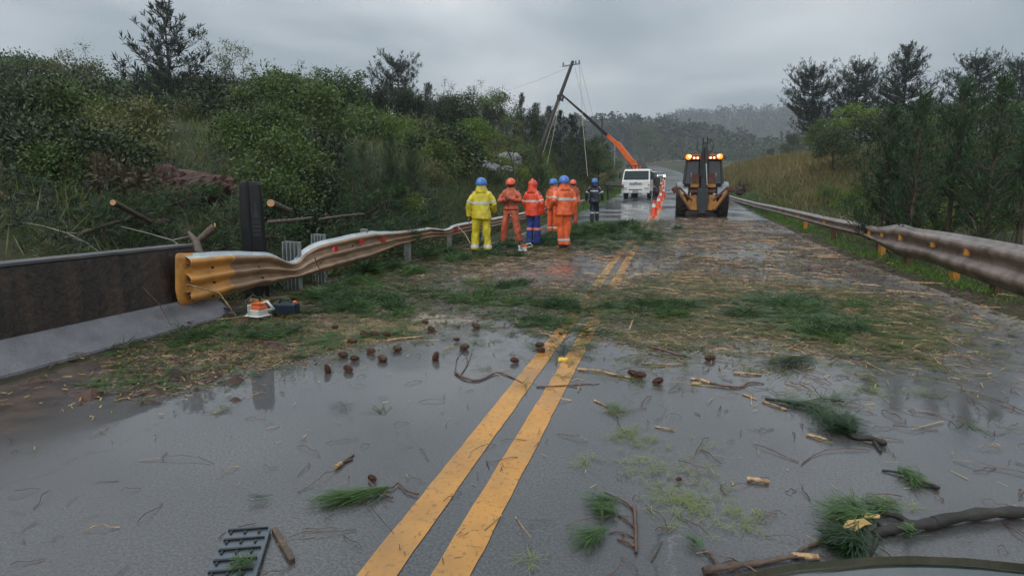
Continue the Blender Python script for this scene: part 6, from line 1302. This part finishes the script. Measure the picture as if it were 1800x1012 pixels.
# branches poking up around
rr = random.Random(77)
TW = []
for k in range(4):
    mb = MB(); q = Vector((0, 0, 0)); pts = [q]; d = Vector((.5, 0, .8))
    for j in range(6): d = (d+Vector((rr.uniform(-.3, .3), rr.uniform(-.3, .3), rr.uniform(-.3, .1)))).normalized(); pts.append(pts[-1]+d*.28)
    mb.tube(pts, [.018, .016, .014, .012, .009, .006, .003], 5)
    for j in (2, 3, 4): mb.tube([pts[j], pts[j]+Vector((rr.uniform(-.3, .3), rr.uniform(-.3, .3), rr.uniform(0, .3)))], [.008, .003], 4)
    TW.append(mb.build('bare_branch', M[['bark_pale', 'twig', 'bark', 'bark_pale'][k]]))
cnt = [0]*4
for i in range(60):
    k = rr.randrange(4); o = TW[k] if not cnt[k] else TW[k].copy()
    if cnt[k]: col.objects.link(o)
    cnt[k] += 1; left = i < 42
    y = rr.uniform(6.5, 20); x = -rr.uniform(5.4, 9) if left else rr.uniform(4.9, 7.2)
    if not left: y = rr.uniform(13, 26)
    o.location = (x, y, ZT(x, y)-.02); o.rotation_euler = (rr.uniform(-.4, .4), rr.uniform(-.2, .9), rr.uniform(0, 6.3)); s_ = rr.uniform(.5, 1.1); o.scale = (s_,)*3
    tag(o, 'bare broken branch poking from the brush behind the left rail' if left else 'bare broken branch lying behind the right guardrail', 'branch', 'broken branches behind the left rail' if left else 'broken branches behind the right guardrail')
# brush of cut foliage behind the left rail
rg = np.random.default_rng(900); n = 3800; k = 9
yb = rg.uniform(6.2, 24, n); xb = -5.25-rg.gamma(1.6, 1.1, n); zb_ = zt(xb, yb)+rg.random(n)*.42*(fbm(xb, yb, 1.2, 2)*1.6)
P = np.stack([np.repeat(xb, k), np.repeat(yb, k), np.repeat(zb_, k)], 1)+rg.normal(0, .03, (n*k, 3)); Dd = np.repeat(unit(rg.normal(size=(n, 3))+np.array([0, 0, .25])), k, 0)+rg.normal(size=(n*k, 3))*.35
stuff('brush_foliage', blades(P, Dd, rg.uniform(.6, 1.3, n*k)*.2, .012, rg), M['needle'])
n = 2600; yb = rg.uniform(6.2, 24, n); xb = -5.0-rg.gamma(1.6, .9, n); zb_ = zt(xb, yb)+rg.random(n)*.3
P = np.stack([np.repeat(xb, k), np.repeat(yb, k), np.repeat(zb_, k)], 1)+rg.normal(0, .05, (n*k, 3)); Dd = rg.normal(size=(n*k, 3))+np.array([0, 0, .4])
stuff('brush_foliage', blades(P, Dd, rg.uniform(.5, 1.3, n*k)*.13, .018, rg), M['leaf_olive'])

# uprooted dark stump with roots beside the digger
p_ = G(1303, 342); up_ = empty('uprooted_stump', p_, 0, 'dark uprooted stump with tangled roots on the verge right of the digger', 'stump'); k_ = (p_-Vector((0, 0, EYE))).dot(_F)
o = rocky('root_ball', .45, .4, .42, 60, 'soil', up_, 4); o.location = (0, 0, .3)
rr = random.Random(4); mb = MB()
for i in range(22):
    q = rr.uniform(0, 6.3); e_ = rr.uniform(-.1, 1.3); a = Vector((math.cos(q)*math.cos(e_), math.sin(q)*math.cos(e_), math.sin(e_))); pts = [Vector((0, 0, .3))+a*.3, Vector((0, 0, .3))+a*.65+Vector((rr.uniform(-.1, .1), 0, rr.uniform(-.1, .1))), Vector((0, 0, .3))+a*rr.uniform(.8, 1.15)+Vector((rr.uniform(-.2, .2), 0, rr.uniform(-.2, .1)))]
    mb.tube(pts, [.05, .03, .01], 5)
mb.build('root', M['bark_dark'], up_)
# denser green-brown thatch of cut branches low behind the left rail
n = 3800; k = 8; yb = rg.uniform(6.4, 20, n); xb = -5.4-rg.random(n)**1.3*6.5; zb_ = zt(xb, yb)+rg.random(n)*.5*np.clip(fbm(xb, yb, .9, 12)*2.6-.7, 0, 1)
P = np.stack([np.repeat(xb, k), np.repeat(yb, k), np.repeat(zb_, k)], 1)+rg.normal(0, .035, (n*k, 3)); Dd = np.repeat(unit(rg.normal(size=(n, 3))+np.array([.3, 0, -.1])), k, 0)+rg.normal(size=(n*k, 3))*.3
stuff('brush_foliage', blades(P, Dd, rg.uniform(.6, 1.3, n*k)*.24, .014, rg), M['needle_far'])

# fine twigs, stuck flat on the wet asphalt, too many to count
def twigs(poly, n, L, r_, seed, dens=None):
    rg = np.random.default_rng(seed); c = sample_poly(poly, n, rg, dens); z0 = zs(c[:, 0], c[:, 1])+.004; a = rg.uniform(0, 6.3, n); l = rg.gamma(3, L/3, n); out = []
    p = np.stack([c[:, 0], c[:, 1], z0], 1)
    for s in range(4):
        d_ = np.stack([np.cos(a), np.sin(a), np.zeros(n)], 1)*(l/4)[:, None]; q = p+d_; q[:, 2] = z0+(rg.random(n)*.02 if s < 3 else 0); S = np.stack([-np.sin(a), np.cos(a), np.zeros(n)], 1)*r_*(1-.2*s); up = np.array([0, 0, r_*1.4])
        for e0, e1 in ((-S, up), (up, S)): out.append(np.stack([p+e0, p+e1, q+e1*.85, q+e0*.85], 1))
        p = q; a = a+rg.normal(0, .26, n)
    return np.concatenate(out)
stuff('twig_litter', [twigs(near, 300, .11, .002, 71), twigs(zC, 900, .22, .004, 72), twigs(farz, 650, .35, .007, 73, clump(1.7, .42, .6, 13)), twigs(zC2, 420, .35, .007, 74, clump(1.7, .42, .6, 13)), twigs(zA, 500, .25, .005, 75), twigs(zL, 500, .4, .006, 76), twigs(zM, 260, .16, .004, 77), twigs([(-.2, 1.6), (3.6, 1.6), (3.8, 6), (-.2, 6)], 260, .16, .003, 78)], M['twig'])
stuff('pale_twig_litter', [twigs(near, 60, .1, .0025, 81), twigs(zC, 420, .2, .005, 82), twigs(farz, 200, .3, .009, 83), twigs(zC2, 140, .35, .01, 84), twigs(zL, 160, .4, .008, 85)], M['peeled'])
